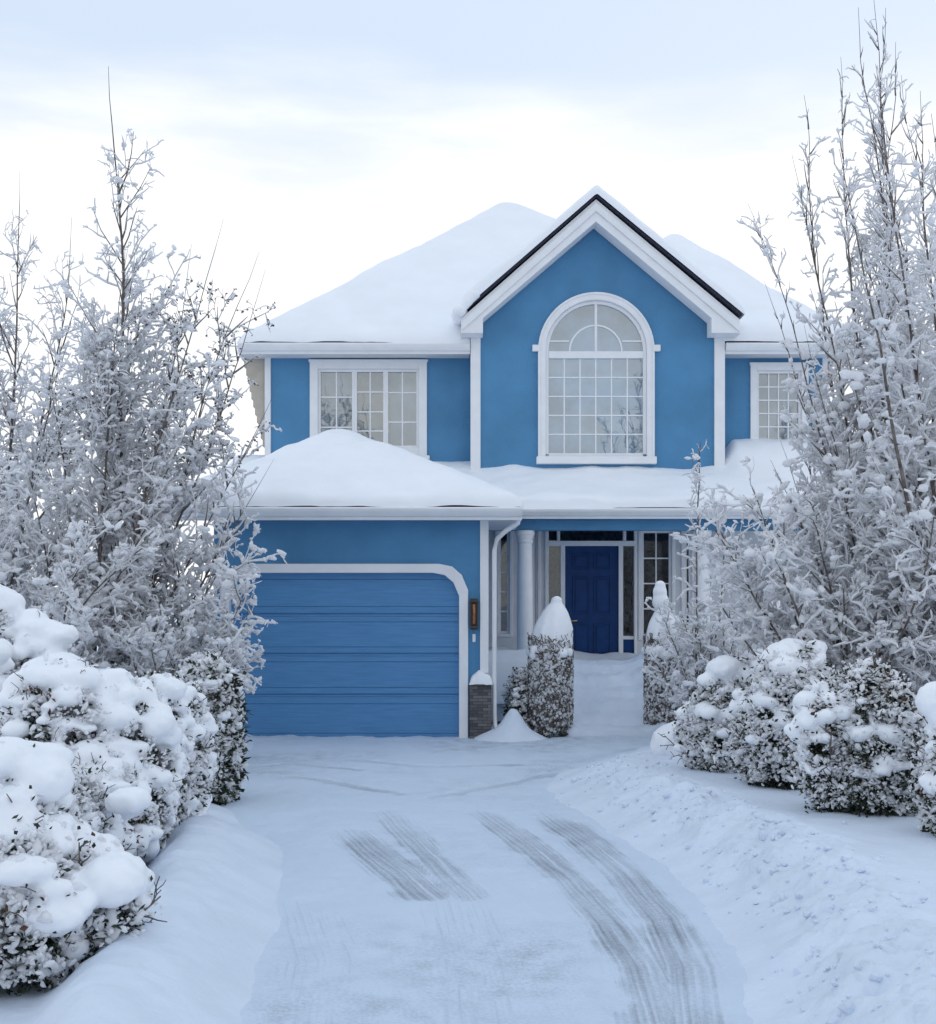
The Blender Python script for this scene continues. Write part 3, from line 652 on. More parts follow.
def snow_blobs(name, C, S, rng, m, parent, vox=.022, smooth=6, disp=.02, dscale=.09):
    V, T = instances(IC2, np.array(C), np.array(S), rng, .0, False)
    me = fast_mesh('tmp', V, tris=T); ob = bpy.data.objects.new('tmp', me); COL.objects.link(ob)
    md = ob.modifiers.new('r', 'REMESH'); md.mode = 'VOXEL'; md.voxel_size = vox; md.use_smooth_shade = True
    md = ob.modifiers.new('s', 'SMOOTH'); md.iterations = smooth; md.factor = .5
    tx = bpy.data.textures.new('lump', 'CLOUDS'); tx.noise_scale = dscale; tx.noise_depth = 3
    md = ob.modifiers.new('d', 'DISPLACE'); md.texture = tx; md.strength = disp; md.texture_coords = 'LOCAL'; md.mid_level = .5
    tx2 = bpy.data.textures.new('slump', 'CLOUDS'); tx2.noise_scale = dscale * 3.2; tx2.noise_depth = 1
    md = ob.modifiers.new('d2', 'DISPLACE'); md.texture = tx2; md.strength = disp * 2.2; md.texture_coords = 'LOCAL'; md.mid_level = .5
    dg = bpy.context.evaluated_depsgraph_get(); r = bpy.data.meshes.new_from_object(ob.evaluated_get(dg)); r.name = name
    bpy.data.objects.remove(ob); r.materials.clear()
    return link(name, r, m, parent, world=False)

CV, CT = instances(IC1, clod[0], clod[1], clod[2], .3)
tag(link('snow_clods', fast_mesh('snow_clods', CV, tris=CT, smooth=False), M['shaded_ground_snow']), 'small clods of snow scattered along the right shovelled bank', 'snow', kind='stuff')

_g, _x, _z = GABLE_ROLL
_C = [(_x - .03 + .03 * math.sin(k * 1.7), 21.52 + k * .11, _z + .075 + .012 * math.sin(k * 2.3)) for k in range(18)] + [(_x + .06 * q, 21.50, _z + .10 + .06 * q) for q in range(1, 5)]
_r = snow_blobs('snow', _C, [(.125, .13, .115)] * 18 + [(.10, .07, .085)] * 4, np.random.default_rng(5), M['snow_soft'], _g, .018, 6, .02, .12); _r.location = (0, 0, 0)

# ================================================================== TWIGS, BRANCHES
def tubes(polys, radii, k):
    P = np.concatenate(polys); R = np.concatenate(radii); ln = np.array([len(p) for p in polys]); end = np.cumsum(ln); st_ = end - ln
    nx_ = np.minimum(np.arange(len(P)) + 1, np.repeat(end - 1, ln)); pv = np.maximum(np.arange(len(P)) - 1, np.repeat(st_, ln))
    t = P[nx_] - P[pv]; t /= np.maximum(np.linalg.norm(t, axis=1, keepdims=True), 1e-9)
    u = np.cross(t, np.array([.31, .93, .17])); u /= np.maximum(np.linalg.norm(u, axis=1, keepdims=True), 1e-6); w_ = np.cross(t, u)
    a = np.arange(k) * 2 * np.pi / k
    V = P[:, None] + R[:, None, None] * (np.cos(a)[None, :, None] * u[:, None] + np.sin(a)[None, :, None] * w_[:, None])
    i = np.setdiff1d(np.arange(len(P)), end - 1)[:, None] * k; q = np.arange(k)[None]; q2 = (q + 1) % k
    Q = np.stack([i + q, i + q2, i + k + q2, i + k + q], -1).reshape(-1, 4)
    return V.reshape(-1, 3), Q

class Grow:
    def __init__(s, seed, prm): s.r = random.Random(seed); s.p = prm; s.out = []
    def branch(s, p, d, L, r, lev):
        R, pr = s.r, s.p; seg = pr['seg'][lev]; n = max(3, int(L / seg)); wob, tr = pr['wob'][lev], pr['trop'][lev]
        x, y, z = p; dx, dy, dz = d; pts = [(x, y, z)]; dirs = []
        st = L / n; hm = .16 if (lev == 0 and n > 9) else 0
        for i in range(n):
            dx += R.gauss(0, wob) + (d[0] - dx) * hm; dy += R.gauss(0, wob) + (d[1] - dy) * hm; dz += R.gauss(0, wob) + tr + (d[2] - dz) * hm
            l = math.sqrt(dx * dx + dy * dy + dz * dz); dx /= l; dy /= l; dz /= l
            x += dx * st; y += dy * st; z += dz * st; pts.append((x, y, z)); dirs.append((dx, dy, dz))
        tip = pr['tip'][lev]
        s.out.append((np.array(pts), np.array([r * (1 - (1 - tip) * i / n) for i in range(n + 1)]), lev))
        if lev + 1 >= len(pr['seg']): return
        den = pr['dens'][lev]; nc = int(L * den + R.random()); t0, t1 = pr['span'][lev]
        for c in range(nc):
            t = t0 + (t1 - t0) * (c + R.random()) / nc
            i = min(n - 1, int(t * n)); f = t * n - i
            q = tuple(pts[i][j] + (pts[i + 1][j] - pts[i][j]) * f for j in range(3)); bd = dirs[i]
            a = rad(pr['ang'][lev] + R.gauss(0, pr['anv'])); ax, ay, az = R.gauss(0, 1), R.gauss(0, 1), R.gauss(0, 1)
            k = ax * bd[0] + ay * bd[1] + az * bd[2]; ax -= k * bd[0]; ay -= k * bd[1]; az -= k * bd[2]
            l = math.sqrt(ax * ax + ay * ay + az * az) or 1; ca, sa = math.cos(a), math.sin(a)
            nd = (bd[0] * ca + ax / l * sa, bd[1] * ca + ay / l * sa, bd[2] * ca + az / l * sa)
            lim = pr.get('limit')
            cl = pr['len'][lev] * R.uniform(.55, 1.2) * (1 - pr['taper'][lev] * t)
            if lim is not None: cl *= lim(q, lev + 1)
            if cl < .04: continue
            s.branch(q, nd, cl, min(r * .62, pr['rad'][lev + 1] * R.uniform(.75, 1.2)), lev + 1)

def snow_on(polys, lev, rng, amt, hmax, fall):
    """snow lying along the upper side of each twig, broken into runs"""
    PO, RO = [], []; mxl = max(o[2] for o in polys)
    for p, r, l in polys:
        if l < lev: continue
        d = np.diff(p, axis=0); d /= np.maximum(np.linalg.norm(d, axis=1, keepdims=True), 1e-6); d = np.vstack([d, d[-1:]])
        hz = np.sqrt(np.clip(1 - d[:, 2] ** 2, 0, 1)); n = len(p)
        lump = np.clip(rng.uniform(.55, 1.25) + rng.normal(0, .18, n), .3, 1.4)
        hgt = 1 - fall * np.clip((p[:, 2] / hmax - .45) / .55, 0, 1)
        rs = amt * (.35 + .65 * hz) * lump * hgt
        rs = rs * (.74 if l >= mxl else 1.0); rs[0] *= .6; rs[-1] *= .6
        q = p.copy(); q[:, 2] += r * .5 + rs * .62; sd = rng.normal(0, .25, (n, 2)) * rs[:, None]; q[:, :2] += sd
        PO.append(q); RO.append(rs)
    return PO, RO

def woody(root, g, rng, hmax, snow_amt, lev_snow, blobs, blob_r, fall=.55, trunk_lev=0, leaves=0, blob_zmax=1.0, leaf_zone=(0, 1)):
    tr = [o for o in g.out if o[2] <= trunk_lev]; br = [o for o in g.out if o[2] > trunk_lev]
    V, Q = tubes([o[0] for o in tr], [o[1] for o in tr], 8); link('trunk', fast_mesh('trunk', V, Q), M['trunk_bark'], root, False)
    th = [o for o in br if o[2] <= 1]; fi = [o for o in br if o[2] > 1]
    V, Q = tubes([o[0] for o in th], [o[1] for o in th], 5); link('branches', fast_mesh('branches', V, Q), M['bark'], root, False)
    V, Q = tubes([o[0] for o in fi], [o[1] for o in fi], 4); link('twigs', fast_mesh('twigs', V, Q), M['rime_twig'], root, False)
    PO, RO = snow_on(g.out, lev_snow, rng, snow_amt, hmax, fall)
    V, Q = tubes(PO, RO, 6)
    fine = np.concatenate([o[0] for o in g.out if o[2] >= max(1, lev_snow)])
    pick = fine[rng.integers(0, len(fine), int(blobs * .65))]
    keep = rng.uniform(0, 1, len(pick)) > np.clip((pick[:, 2] / hmax - .45 * blob_zmax) / (.5 * blob_zmax), 0, .97)
    pick = pick[keep]; s = (blob_r * rng.lognormal(-.25, .4, len(pick))).clip(.008, .042)
    S = np.stack([s * rng.uniform(1.2, 2.2, len(s)), s * rng.uniform(.7, 1.1, len(s)), s * rng.uniform(.5, .9, len(s))], 1)
    C = pick.copy(); C[:, 2] += s * .55
    V2, T2 = instances(IC1, C, S, rng, .28)
    link('snow', fast_mesh('snow', np.concatenate([V, V2]), Q, T2 + len(V)), M['frost'], root, False)
    # cushions of snow caught in the forks of the lower crown
    fk = np.concatenate([o[0][1:] for o in g.out if 1 <= o[2] <= 2]); fk = fk[(fk[:, 2] < .60 * hmax * max(1, min(1.6, blob_zmax))) & (fk[:, 2] > .12 * hmax)]
    nc = int(min(len(fk), blobs * .035)); pk = fk[rng.choice(len(fk), nc, replace=False)]; C, S = [], []
    for p in pk:
        s = rng.uniform(.03, .06)
        for k in range(3):
            C.append(p + rng.normal(0, .6, 3) * s * [1.2, 1.2, .5] + [0, 0, s * .3]); S.append(np.array([rng.uniform(.9, 1.5), rng.uniform(.9, 1.4), rng.uniform(.5, .8)]) * s * rng.uniform(.6, 1))
    snow_blobs('snow_cushions', C, S, rng, M['frost'], root, .018, 3, .03, .06)['kind'] = 'stuff'
    if leaves:
        tw = np.concatenate([o[0] for o in g.out if o[2] >= 2]); tw = tw[(tw[:, 2] > leaf_zone[0] * hmax) & (tw[:, 2] < leaf_zone[1] * hmax)]
        pk = tw[rng.integers(0, len(tw), leaves)]
        lv, lt = leafcards(pk, rng, .035, .016, droop=True); link('dry_leaves', fast_mesh('dry_leaves', lv, lt, smooth=False), M['bark'], root, False)
    return root

def leafcards(C, rng, ln, wd, droop=False, out=None):
    n = len(C); d = rng.normal(0, 1, (n, 3))
    if out is not None: d = d * .7 + out
    if droop: d[:, 2] = -np.abs(d[:, 2]) * .8
    d /= np.linalg.norm(d, axis=1, keepdims=True)
    u = np.cross(d, rng.normal(0, 1, (n, 3))); u /= np.maximum(np.linalg.norm(u, axis=1, keepdims=True), 1e-6)
    w_ = np.cross(d, u); l = ln * rng.uniform(.6, 1.3, (n, 1)); b = wd * rng.uniform(.6, 1.3, (n, 1))
    V = np.stack([C, C + d * l * .5 + u * b + w_ * b * .3, C + d * l, C + d * l * .5 - u * b + w_ * b * .3], 1).reshape(-1, 3)
    return V, np.arange(n * 4).reshape(n, 4)

# ================================================================== TREES AND TWIGGY SHRUBS
UPR = dict(seg=[.35, .20, .12, .07, .045], wob=[.03, .09, .19, .38, .60], trop=[.02, .12, .10, .05, .02], tip=[.05, .25, .4, .5, .6],
           dens=[6.2, 4.1, 6.4, 6, 0], span=[(.10, .84), (.12, .97), (.1, .97), (.05, .97), (0, 1)], ang=[32, 36, 44, 58], anv=9,
           len=[2.3, .85, .42, .17], taper=[.72, .55, .5, .3], rad=[.055, .012, .0075, .0055, .0045])
def prm(**k): d = dict(UPR); d.update(k); return d

def tree(name, label, base, seed, p, stems, snow_amt=.0165, blobs=6000, blob_r=.029, group=None, cat='tree', **kw):
    x, y = base; root = empty(name, (x, y, gh(x, y) - .05), label, cat, group)
    g = Grow(seed, p); rng = np.random.default_rng(seed)
    for (dx, dz_lean, L, r, ox, oy) in stems:
        r *= .8 if name == 'bare_tree' else 1
        d = Vector((dx[0], dx[1], dz_lean)).normalized(); g.branch((ox, oy, 0), tuple(d), L, r, 0)
    hmax = max(o[0][:, 2].max() for o in g.out)
    woody(root, g, rng, hmax, snow_amt, 1, blobs, blob_r, **kw)
    print(name, 'pieces', len(g.out), 'height %.2f' % hmax)
    return root

# tall upright tree, left
def lim_tall(q, lev):
    h = q[2] / 8.2
    if lev == 1: return 1.25 if h < .35 else (1.0 if h < .62 else .70)
    return 1 if h < .62 else .6
tree('bare_tree', 'tallest frosted tree left of the house, slender leader rising above its crown', (-4.55, 15.5), 3,
     prm(limit=lim_tall), [((.045, 0), 1, 8.35, .06, 0, 0)], blobs=6500, group='frosted bare trees')
# broad multi-stemmed tree whose twigs reach over the garage door
tree('bare_tree', 'frosted spreading tree whose twigs overlap the left end of the garage', (-4.55, 15.1), 8,
     prm(wob=[.035, .09, .19, .38, .60], trop=[.010, .10, .09, .04, .01], len=[1.05, .66, .38, .19], dens=[3.2, 4.0, 6.2, 6, 0], ang=[34, 38, 46, 60]),
     [((.29, .02), 1, 6.5, .034, .05, 0), ((.24, -.05), 1, 6.6, .036, .03, 0), ((.36, .04), 1, 6.3, .034, .08, .02), ((.18, .06), 1, 6.4, .034, 0, .03), ((.10, -.06), 1, 6.2, .034, 0, -.03), ((.44, -.06), 1, 5.0, .030, .1, -.03),
      ((.55, .08), 1, 4.2, .028, .1, .03), ((.72, -.12), 1, 3.2, .026, .12, -.03), ((-.04, .1), 1, 5.0, .034, -.05, .04), ((-.22, -.08), 1, 4.0, .03, -.08, 0), ((.62, .2), 1, 3.4, .026, .1, .06)],
     blobs=6500, leaves=2600, leaf_zone=(.55, 1.0), group='frosted bare trees')
tree('bare_tree', 'frosted tree cut off by the left edge of the photo', (-6.35, 16.5), 15,
     prm(len=[1.5, .72, .38, .19], dens=[3.2, 4.0, 6.2, 6, 0]), [((.03, 0), 1, 6.6, .045, 0, 0), ((.09, 0), 1, 7.5, .045, .06, 0), ((.075, .06), 1, 7.2, .04, .03, .05), ((.17, -.04), 1, 5.3, .036, .05, -.03), ((-.08, .1), 1, 6, .04, -.06, 0), ((.27, .1), 1, 4.4, .034, .05, .05)],
     blobs=5500, group='frosted bare trees')
SHR = prm(seg=[.18, .11, .07, .045], wob=[.08, .18, .36, .60], trop=[.02, .05, .04, .01], tip=[.3, .4, .5, .6], dens=[6.4, 7, 8, 0],
          span=[(.18, .97), (.1, .97), (.05, .97), (0, 1)], ang=[40, 48, 58], anv=12, len=[.72, .40, .20], taper=[.5, .5, .3], rad=[.013, .0074, .0055, .0045])
def fan(n, spread, L, r, seed, bias=(0, 0), low=.25):
    R = random.Random(seed); o = []
    for i in range(n):
        a = 2 * math.pi * (i + R.random() * .6) / n; t = spread * R.uniform(low, 1)
        o.append(((math.cos(a) * t + bias[0], math.sin(a) * t + bias[1]), 1, L * R.uniform(.7, 1.1), r * R.uniform(.8, 1.2), math.cos(a) * .06, math.sin(a) * .06))
    return o
tree('twiggy_shrub', 'rounded frosted shrub of fine twigs in front of the left end of the garage door', (-3.55, 14.6), 21, SHR, fan(15, .80, 2.0, .018, 5), blobs=4500, cat='shrub', group='frosted twiggy shrubs', fall=.2, blob_zmax=1.8)
tree('twiggy_shrub', 'frosted thicket of fine twigs behind the left hedge at the photo edge', (-5.2, 13.9), 22, SHR, fan(18, .85, 3.2, .022, 6), blobs=5500, cat='shrub', group='frosted twiggy shrubs', fall=.2, blob_zmax=1.8)
# right side
VASE = prm(seg=[.3, .2, .12, .07, .045], wob=[.045, .10, .19, .38, .60], trop=[.006, .13, .10, .05, .02], dens=[3.8, 4.2, 7, 6.5, 0], span=[(.08, .96), (.1, .97), (.1, .97), (.05, .97), (0, 1)],
           ang=[26, 36, 46, 58], len=[1.25, .68, .40, .20], taper=[.86, .6, .5, .3], tip=[.07, .22, .4, .5, .6], rad=[.04, .010, .0072, .0055, .0045])
def lim_vase(q, lev):
    h = q[2]
    if q[0] < -1.0 and 2.9 < h < 5.4: return .35          # the side towards the house is open
    if lev == 1: return 1
    return 1 if h < 4.0 else max(.35, 1 - (h - 4.0) * .15)
VASE['limit'] = lim_vase
tree('bare_tree', 'big frosted many-stemmed tree right of the house, its bare shoots fanning into the sky', (4.95, 14.0), 31, VASE,
     [((-.31, .0), 1, 6.6, .026, -.10, 0), ((-.275, .05), 1, 6.9, .028, -.08, .03), ((-.205, -.05), 1, 6.8, .028, -.08, -.02), ((-.15, .08), 1, 8.0, .034, -.06, .05), ((-.112, -.03), 1, 8.55, .036, -.04, -.03), ((-.10, .10), 1, 8.05, .032, -.05, .05), ((-.085, .0), 1, 8.5, .036, -.02, 0), ((-.06, -.1), 1, 7.7, .032, 0, -.05),
      ((-.037, .04), 1, 8.75, .038, 0, .02), ((-.006, -.04), 1, 8.1, .034, .03, -.02), ((.03, .08), 1, 8.1, .034, .05, .05), ((.07, 0), 1, 7.8, .034, .08, 0), ((-.17, .15), 1, 5.8, .028, -.08, .08), ((-.24, -.12), 1, 5.0, .026, -.1, -.06), ((-.34, .12), 1, 4.4, .026, -.1, .08), ((-.02, -.14), 1, 6.2, .03, .02, -.08), ((-.12, -.14), 1, 6.6, .03, -.04, -.08), ((-.75, .05), 1, 3.5, .026, -.12, 0), ((-.55, -.15), 1, 3.8, .026, -.1, -.06), ((-.42, -.05), 1, 3.9, .026, -.1, -.02), ((-.28, -.2), 1, 4.2, .026, -.05, -.08), ((.0, -.2), 1, 4.6, .026, .03, -.08), ((-.95, -.1), 1, 3.1, .024, -.12, -.05)],
     blobs=9500, group='frosted bare trees', fall=.5, blob_zmax=1.0)
tree('bare_tree', 'frosted tree at the right edge of the photo, partly out of frame', (5.05, 12.3), 37, VASE,
     [((-.10, 0), 1, 7.0, .036, 0, 0), ((-.06, .1), 1, 7.4, .036, 0, .05), ((-.15, -.06), 1, 6.4, .034, -.03, -.04), ((-.30, -.05), 1, 4.8, .032, -.08, 0), ((-.22, .08), 1, 5.6, .032, -.05, .05), ((-.7, .1), 1, 3.6, .035, -.1, .05), ((-.28, -.1), 1, 6.2, .04, -.05, -.05), ((.2, 0), 1, 6.5, .045, .06, 0)],
     blobs=6000, group='frosted bare trees', fall=.5, blob_zmax=1.0)
tree('twiggy_shrub', 'tall dense frosted shrub under the big right-hand tree, arching over the right hedge', (4.2, 13.2), 41, SHR, fan(26, .90, 3.0, .020, 7, (-.04, 0)), blobs=8000, cat='shrub', group='frosted twiggy shrubs', fall=.2, blob_zmax=1.8)
S1 = prm(**{**SHR, 'dens': [7, 8, 8, 0], 'len': [.48, .30, .17], 'rad': [.015, .008, .0068, .0058]})
tree('twiggy_shrub', 'fine twiggy shrub with one tall shoot, right of the front steps', (3.25, 17.4), 45, S1, fan(16, .68, 1.8, .015, 9) + [((-.02, 0), 1, 4.1, .018, 0, 0), ((.1, 0), 1, 2.9, .016, .03, 0)], blobs=1800, blob_r=.025, cat='shrub', group='frosted twiggy shrubs', fall=.3, blob_zmax=1.8)

# two more trees stand behind the photographer; the upper windows reflect them
def copy_tree(src, loc, rz, k, label):
    c = src.copy(); COL.objects.link(c); c.location = loc; c.rotation_euler = (0, 0, rz); c.scale = (k, k, k); c['label'] = label
    for ch in src.children:
        q = ch.copy(); COL.objects.link(q); q.parent = c
    return c
roots = [o for o in COL.objects if o.type == 'EMPTY' and o.get('category') == 'tree']
copy_tree(roots[1], (-4.0, -6.5, 0), 2.1, 1.75, 'frosted tree reflected in the upper left window, standing behind the camera')
copy_tree(roots[1], (5.4, -6.5, 0), .4, 1.42, 'frosted tree reflected low in the arched window, standing behind the camera')
copy_tree(roots[0], (12.4, -6.5, 0), .7, 1.3, 'frosted tree reflected in the upper right window, standing behind the camera')

# ================================================================== SNOW-LADEN EVERGREENS
def lobes_of(R, rx, ry, h, nl):
    """a bush is a few unequal, overlapping lobes"""
    if nl <= 1: return [(0, 0, rx, ry, h)]
    out = [(R.uniform(-.1, .1) * rx, R.uniform(-.1, .1) * ry, rx * .68, ry * .68, h)]
    for i in range(nl - 1):
        a = 2 * math.pi * (i + R.uniform(-.25, .25)) / (nl - 1) + .4; f = R.uniform(.36, .60)
        out.append((rx * .50 * math.cos(a), ry * .50 * math.sin(a), rx * f, ry * f, h * R.uniform(.48, .95)))
    return out
def dome(n, rng, lobes, pw_=2.4, zlo=0.0, foot=.68):
    """points on the outer skin of the lobes; returns points, outward normals and relative height"""
    P_o, N_o, U_o = [], [], []
    wts = np.array([l[2] * l[4] for l in lobes]); wts /= wts.sum(); need = n
    while need > 0:
        m = need * 2 + 20; k = rng.choice(len(lobes), m, p=wts); Lb = np.array(lobes)[k]
        a = rng.uniform(0, 2 * np.pi, m); u = rng.uniform(zlo, 1, m); rr = (1 - u ** pw_) ** (1 / pw_)
        lump = (1 + .10 * np.sin(a * 3 + k) * (1 - u) + .08 * np.sin(a * 5 + u * 7 + k)) * (foot + (1 - foot) * np.clip(u / .45, 0, 1))
        P = np.stack([Lb[:, 0] * (.6 + .4 * np.clip(u / .4, 0, 1)) + Lb[:, 2] * rr * lump * np.cos(a), Lb[:, 1] * (.6 + .4 * np.clip(u / .4, 0, 1)) + Lb[:, 3] * rr * lump * np.sin(a), Lb[:, 4] * u], 1)
        N = np.stack([np.cos(a) * rr / Lb[:, 2], np.sin(a) * rr / Lb[:, 3], (u ** 1.5) / Lb[:, 4]], 1); N /= np.linalg.norm(N, axis=1, keepdims=True)
        ok = np.ones(m, bool)
        for j, l in enumerate(lobes):
            q = ((P[:, 0] - l[0]) / (l[2] * .88)) ** 2 + ((P[:, 1] - l[1]) / (l[3] * .88)) ** 2; uz = P[:, 2] / (l[4] * .93)
            ok &= ~((k != j) & (q < np.clip(1 - uz ** pw_, 0, 1) ** (2 / pw_) * foot ** 2))
        P, N, u = P[ok][:need], N[ok][:need], u[ok][:need]; P_o.append(P); N_o.append(N); U_o.append(u); need -= len(P)
    return np.concatenate(P_o), np.concatenate(N_o), np.concatenate(U_o)
def bush(label, base, seed, rx, ry, h, nleaf=9000, clumps=46, cs=.13, cap=True, group='snow-laden evergreen bushes', leaf='leaf_dark', frost=7000, fr=.013, top=.55, name='evergreen_bush', pw_=2.4, extra=None, leafl=.05, low=.12, brown=0, vox=.02, drop=.6, nl=4, sprigs=70):
    rng = np.random.default_rng(seed); x, y = base; root = empty(name, (x, y, gh(x, y) - .04), label, 'bush', group)
    R = random.Random(seed); LB = lobes_of(R, rx, ry, h, nl)
    g = Grow(seed, dict(seg=[.12, .07, .05], wob=[.10, .22, .35], trop=[.03, .02, 0], tip=[.4, .5, .6], dens=[10, 10, 0], span=[(.3, .98), (.1, .98), (0, 1)], ang=[45, 55], anv=12, len=[.20 * min(1, rx / .5), .12], taper=[.4, .4], rad=[.012, .007, .0055]))
    for i in range(26):
        P, N, u = dome(1, rng, LB, pw_, .5); d = Vector(P[0]); g.branch((R.gauss(0, rx * .2), R.gauss(0, ry * .2), 0), tuple(d.normalized()), d.length * .86, .010, 0)
    # sprigs that poke out through the snow
    P, N, u = dome(sprigs, rng, LB, pw_, .2)
    for i in range(sprigs):
        d = N[i] * .8 + np.array([0, 0, .5]) + rng.normal(0, .3, 3); d /= np.linalg.norm(d); g.branch(tuple(P[i] - N[i] * .03), tuple(d), rng.uniform(.06, .17), .005, 1)
    V, Q = tubes([o[0] for o in g.out], [o[1] for o in g.out], 4); link('stems', fast_mesh('stems', V, Q), M['bark'], root, False)
    # foliage: sprays of small leaves through the outer shell
    P, N, u = dome(nleaf, rng, LB, pw_); P = P * (1 - .25 * rng.uniform(0, 1, (nleaf, 1)) ** 1.5); P[:, 2] = np.maximum(P[:, 2], .01)
    cen = P[rng.integers(0, nleaf, nleaf // 14)]; near = cen[rng.integers(0, len(cen), nleaf)]; P = np.where(rng.uniform(0, 1, (nleaf, 1)) < .6, near + rng.normal(0, .045, (nleaf, 3)), P)
    lv, lt = leafcards(P, rng, leafl, leafl * .25, out=N * .8); link('foliage', fast_mesh('foliage', lv, lt, smooth=False), M[leaf], root, False)
    if brown:
        B, NB, ub = dome(brown, rng, LB, pw_, .25); cen = B[rng.integers(0, brown, 7)]; B = np.where(rng.uniform(0, 1, (brown, 1)) < .7, cen[rng.integers(0, 7, brown)] + rng.normal(0, .06, (brown, 3)), B)
        lv, lt = leafcards(B, rng, leafl * 1.1, leafl * .35, droop=True); link('dry_leaves', fast_mesh('dry_leaves', lv, lt, smooth=False), M['leaf_brown'], root, False)
    # frost crumbs on the leaf tips, in drifts of uneven size
    P, N, u = dome(frost, rng, LB, pw_, low * .3); s = fr * rng.lognormal(-.15, .45, frost)
    cen = P[rng.integers(0, frost, frost // 12)]; near = cen[rng.integers(0, len(cen), frost)] + rng.normal(0, .03, (frost, 3)); P = np.where(rng.uniform(0, 1, (frost, 1)) < .7, near, P)
    V, T = instances(IC1, P, np.stack([s * rng.uniform(1.2, 2.2, frost), s, s * .75], 1), rng, .3); link('frost', fast_mesh('frost', V, tris=T), M['frost'], root, False)
    # clumps of snow, largest on top, some sagging down the sides
    C, S = [], []
    P, N, u = dome(clumps * 6, rng, LB, pw_, low); order = rng.permutation(len(P)); chosen = []
    size = cs * (.50 + .75 * u) * rng.lognormal(0, .25, len(u))
    for i in order:
        if all(np.linalg.norm(P[i] - P[j]) > (size[i] + size[j]) * .66 for j in chosen): chosen.append(i)
        if len(chosen) >= clumps: break
    for i in chosen:
        s = size[i]; c = P[i] - N[i] * s * .30; tdir = np.array([N[i][0], N[i][1], 0]); tdir /= np.linalg.norm(tdir) + 1e-6
        side = np.array([-tdir[1], tdir[0], 0]); nb = rng.integers(3, 6)
        for k in range(nb):
            q = rng.normal(0, .55) * s; ss = s * rng.uniform(.42, .8)
            C.append(c + side * q + tdir * rng.uniform(-.1, .25) * s + np.array([0, 0, rng.uniform(-.35, .35) * s])); S.append([ss, ss * rng.uniform(.8, 1.1), ss * rng.uniform(.5, .8)])
        if rng.uniform() < drop:
            p_ = c + side * rng.uniform(-.6, .6) * s; ss = s * rng.uniform(.45, .6)
            for k in range(rng.integers(2, 6)):
                p_ = p_ + tdir * ss * rng.uniform(.05, .35) + side * rng.normal(0, .25) * ss - np.array([0, 0, ss * rng.uniform(.5, .95)]); ss *= rng.uniform(.72, .95)
                C.append(p_.copy()); S.append([ss, ss, ss * rng.uniform(.8, 1.3)])
    if cap:
        for (lx, ly, lrx, lry, lh) in LB:
            n = max(6, int(lrx * lry * 75))
            for k in range(n):
                a = rng.uniform(0, 6.28); q = rng.uniform(0, 1) ** .6 * (top + .25); s = cs * rng.uniform(.4, 1.15)
                C.append([lx + lrx * q * math.cos(a), ly + lry * q * math.sin(a), lh * max(0, 1 - q ** pw_) ** (1 / pw_) - s * .25 + rng.uniform(-.02, .05)]); S.append([s, s * rng.uniform(.75, 1), s * rng.uniform(.5, .75)])
    for e in (extra or []): C.append(list(e[0])); S.append(list(e[1]))
    snow_blobs('snow', C, S, rng, M['snow_soft'], root, vox, 5, .026, .07)
    return root
# left hedge, near to far
bush('nearest bush at the lower left, thick pillows of snow over dark green leaves', (-2.44, 6.5), 51, .74, .62, 1.16, 14000, 52, .175, frost=10000, fr=.0135, leafl=.04, brown=200, vox=.016, low=.46, nl=4, drop=.7, sprigs=40)
bush('low snowy bush filling the gap right behind the nearest left bush', (-2.60, 7.65), 52, .50, .5, .95, 7000, 60, .14, frost=9000, fr=.011, leafl=.04, vox=.016, nl=3)
bush('wide snow-smothered bush in the middle of the left hedge', (-2.92, 9.0), 53, .84, .75, 1.52, 10000, 170, .14, frost=14000, fr=.012, brown=200, drop=.9, nl=5, sprigs=160)
bush('snow-covered bush ending the left hedge run, beside the dark upright one', (-2.56, 10.2), 54, .50, .6, 1.30, 7000, 110, .12, frost=10000, fr=.012, drop=.9, sprigs=110)
bush('tall snowy bush at the left edge of the photo behind the hedge', (-3.85, 10.2), 55, .66, .7, 1.90, 8000, 90, .155, frost=9000, brown=150)
bush('dark upright conifer bush beside the garage door, drooping snowy leaves', (-2.55, 12.3), 56, .32, .34, 1.40, 11000, 80, .075, frost=13000, fr=.014, leafl=.08, cap=True, pw_=3.2, low=.15, name='columnar_bush', vox=.014, nl=1, drop=1)
# right hedge, far to near
bush('grey-green snowy bush at the far end of the right hedge', (2.74, 13.0), 61, .62, .45, 1.15, 9000, 44, .12, sprigs=130, frost=13000, brown=80, low=.25, nl=4)
bush('bushy evergreen with a large snow ball on top, second in the right hedge', (3.0, 11.7), 62, .58, .45, 1.32, 11000, 44, .125, sprigs=140, frost=15000, brown=200, low=.3, nl=4, extra=[((-.12, -.1, 1.22), (.19, .19, .15)), ((-.2, -.12, 1.08), (.15, .15, .16))])
bush('darkest evergreen bush with reddish leaves in the right hedge', (3.22, 10.15), 63, .60, .46, 1.22, 14000, 36, .11, frost=12000, fr=.011, brown=600, low=.3, leafl=.045, nl=5, sprigs=150, extra=[((.1, -.3, .7), (.13, .1, .08)), ((.18, -.3, .62), (.08, .08, .09))])
bush('snowy evergreen partly out of frame at the right edge of the hedge', (3.6, 9.1), 64, .48, .42, 1.02, 9000, 20, .12, frost=7000, brown=150, low=.3, nl=3, extra=[((-.2, -.05, 1.0), (.17, .17, .16)), ((-.17, -.1, .92), (.14, .14, .12))])
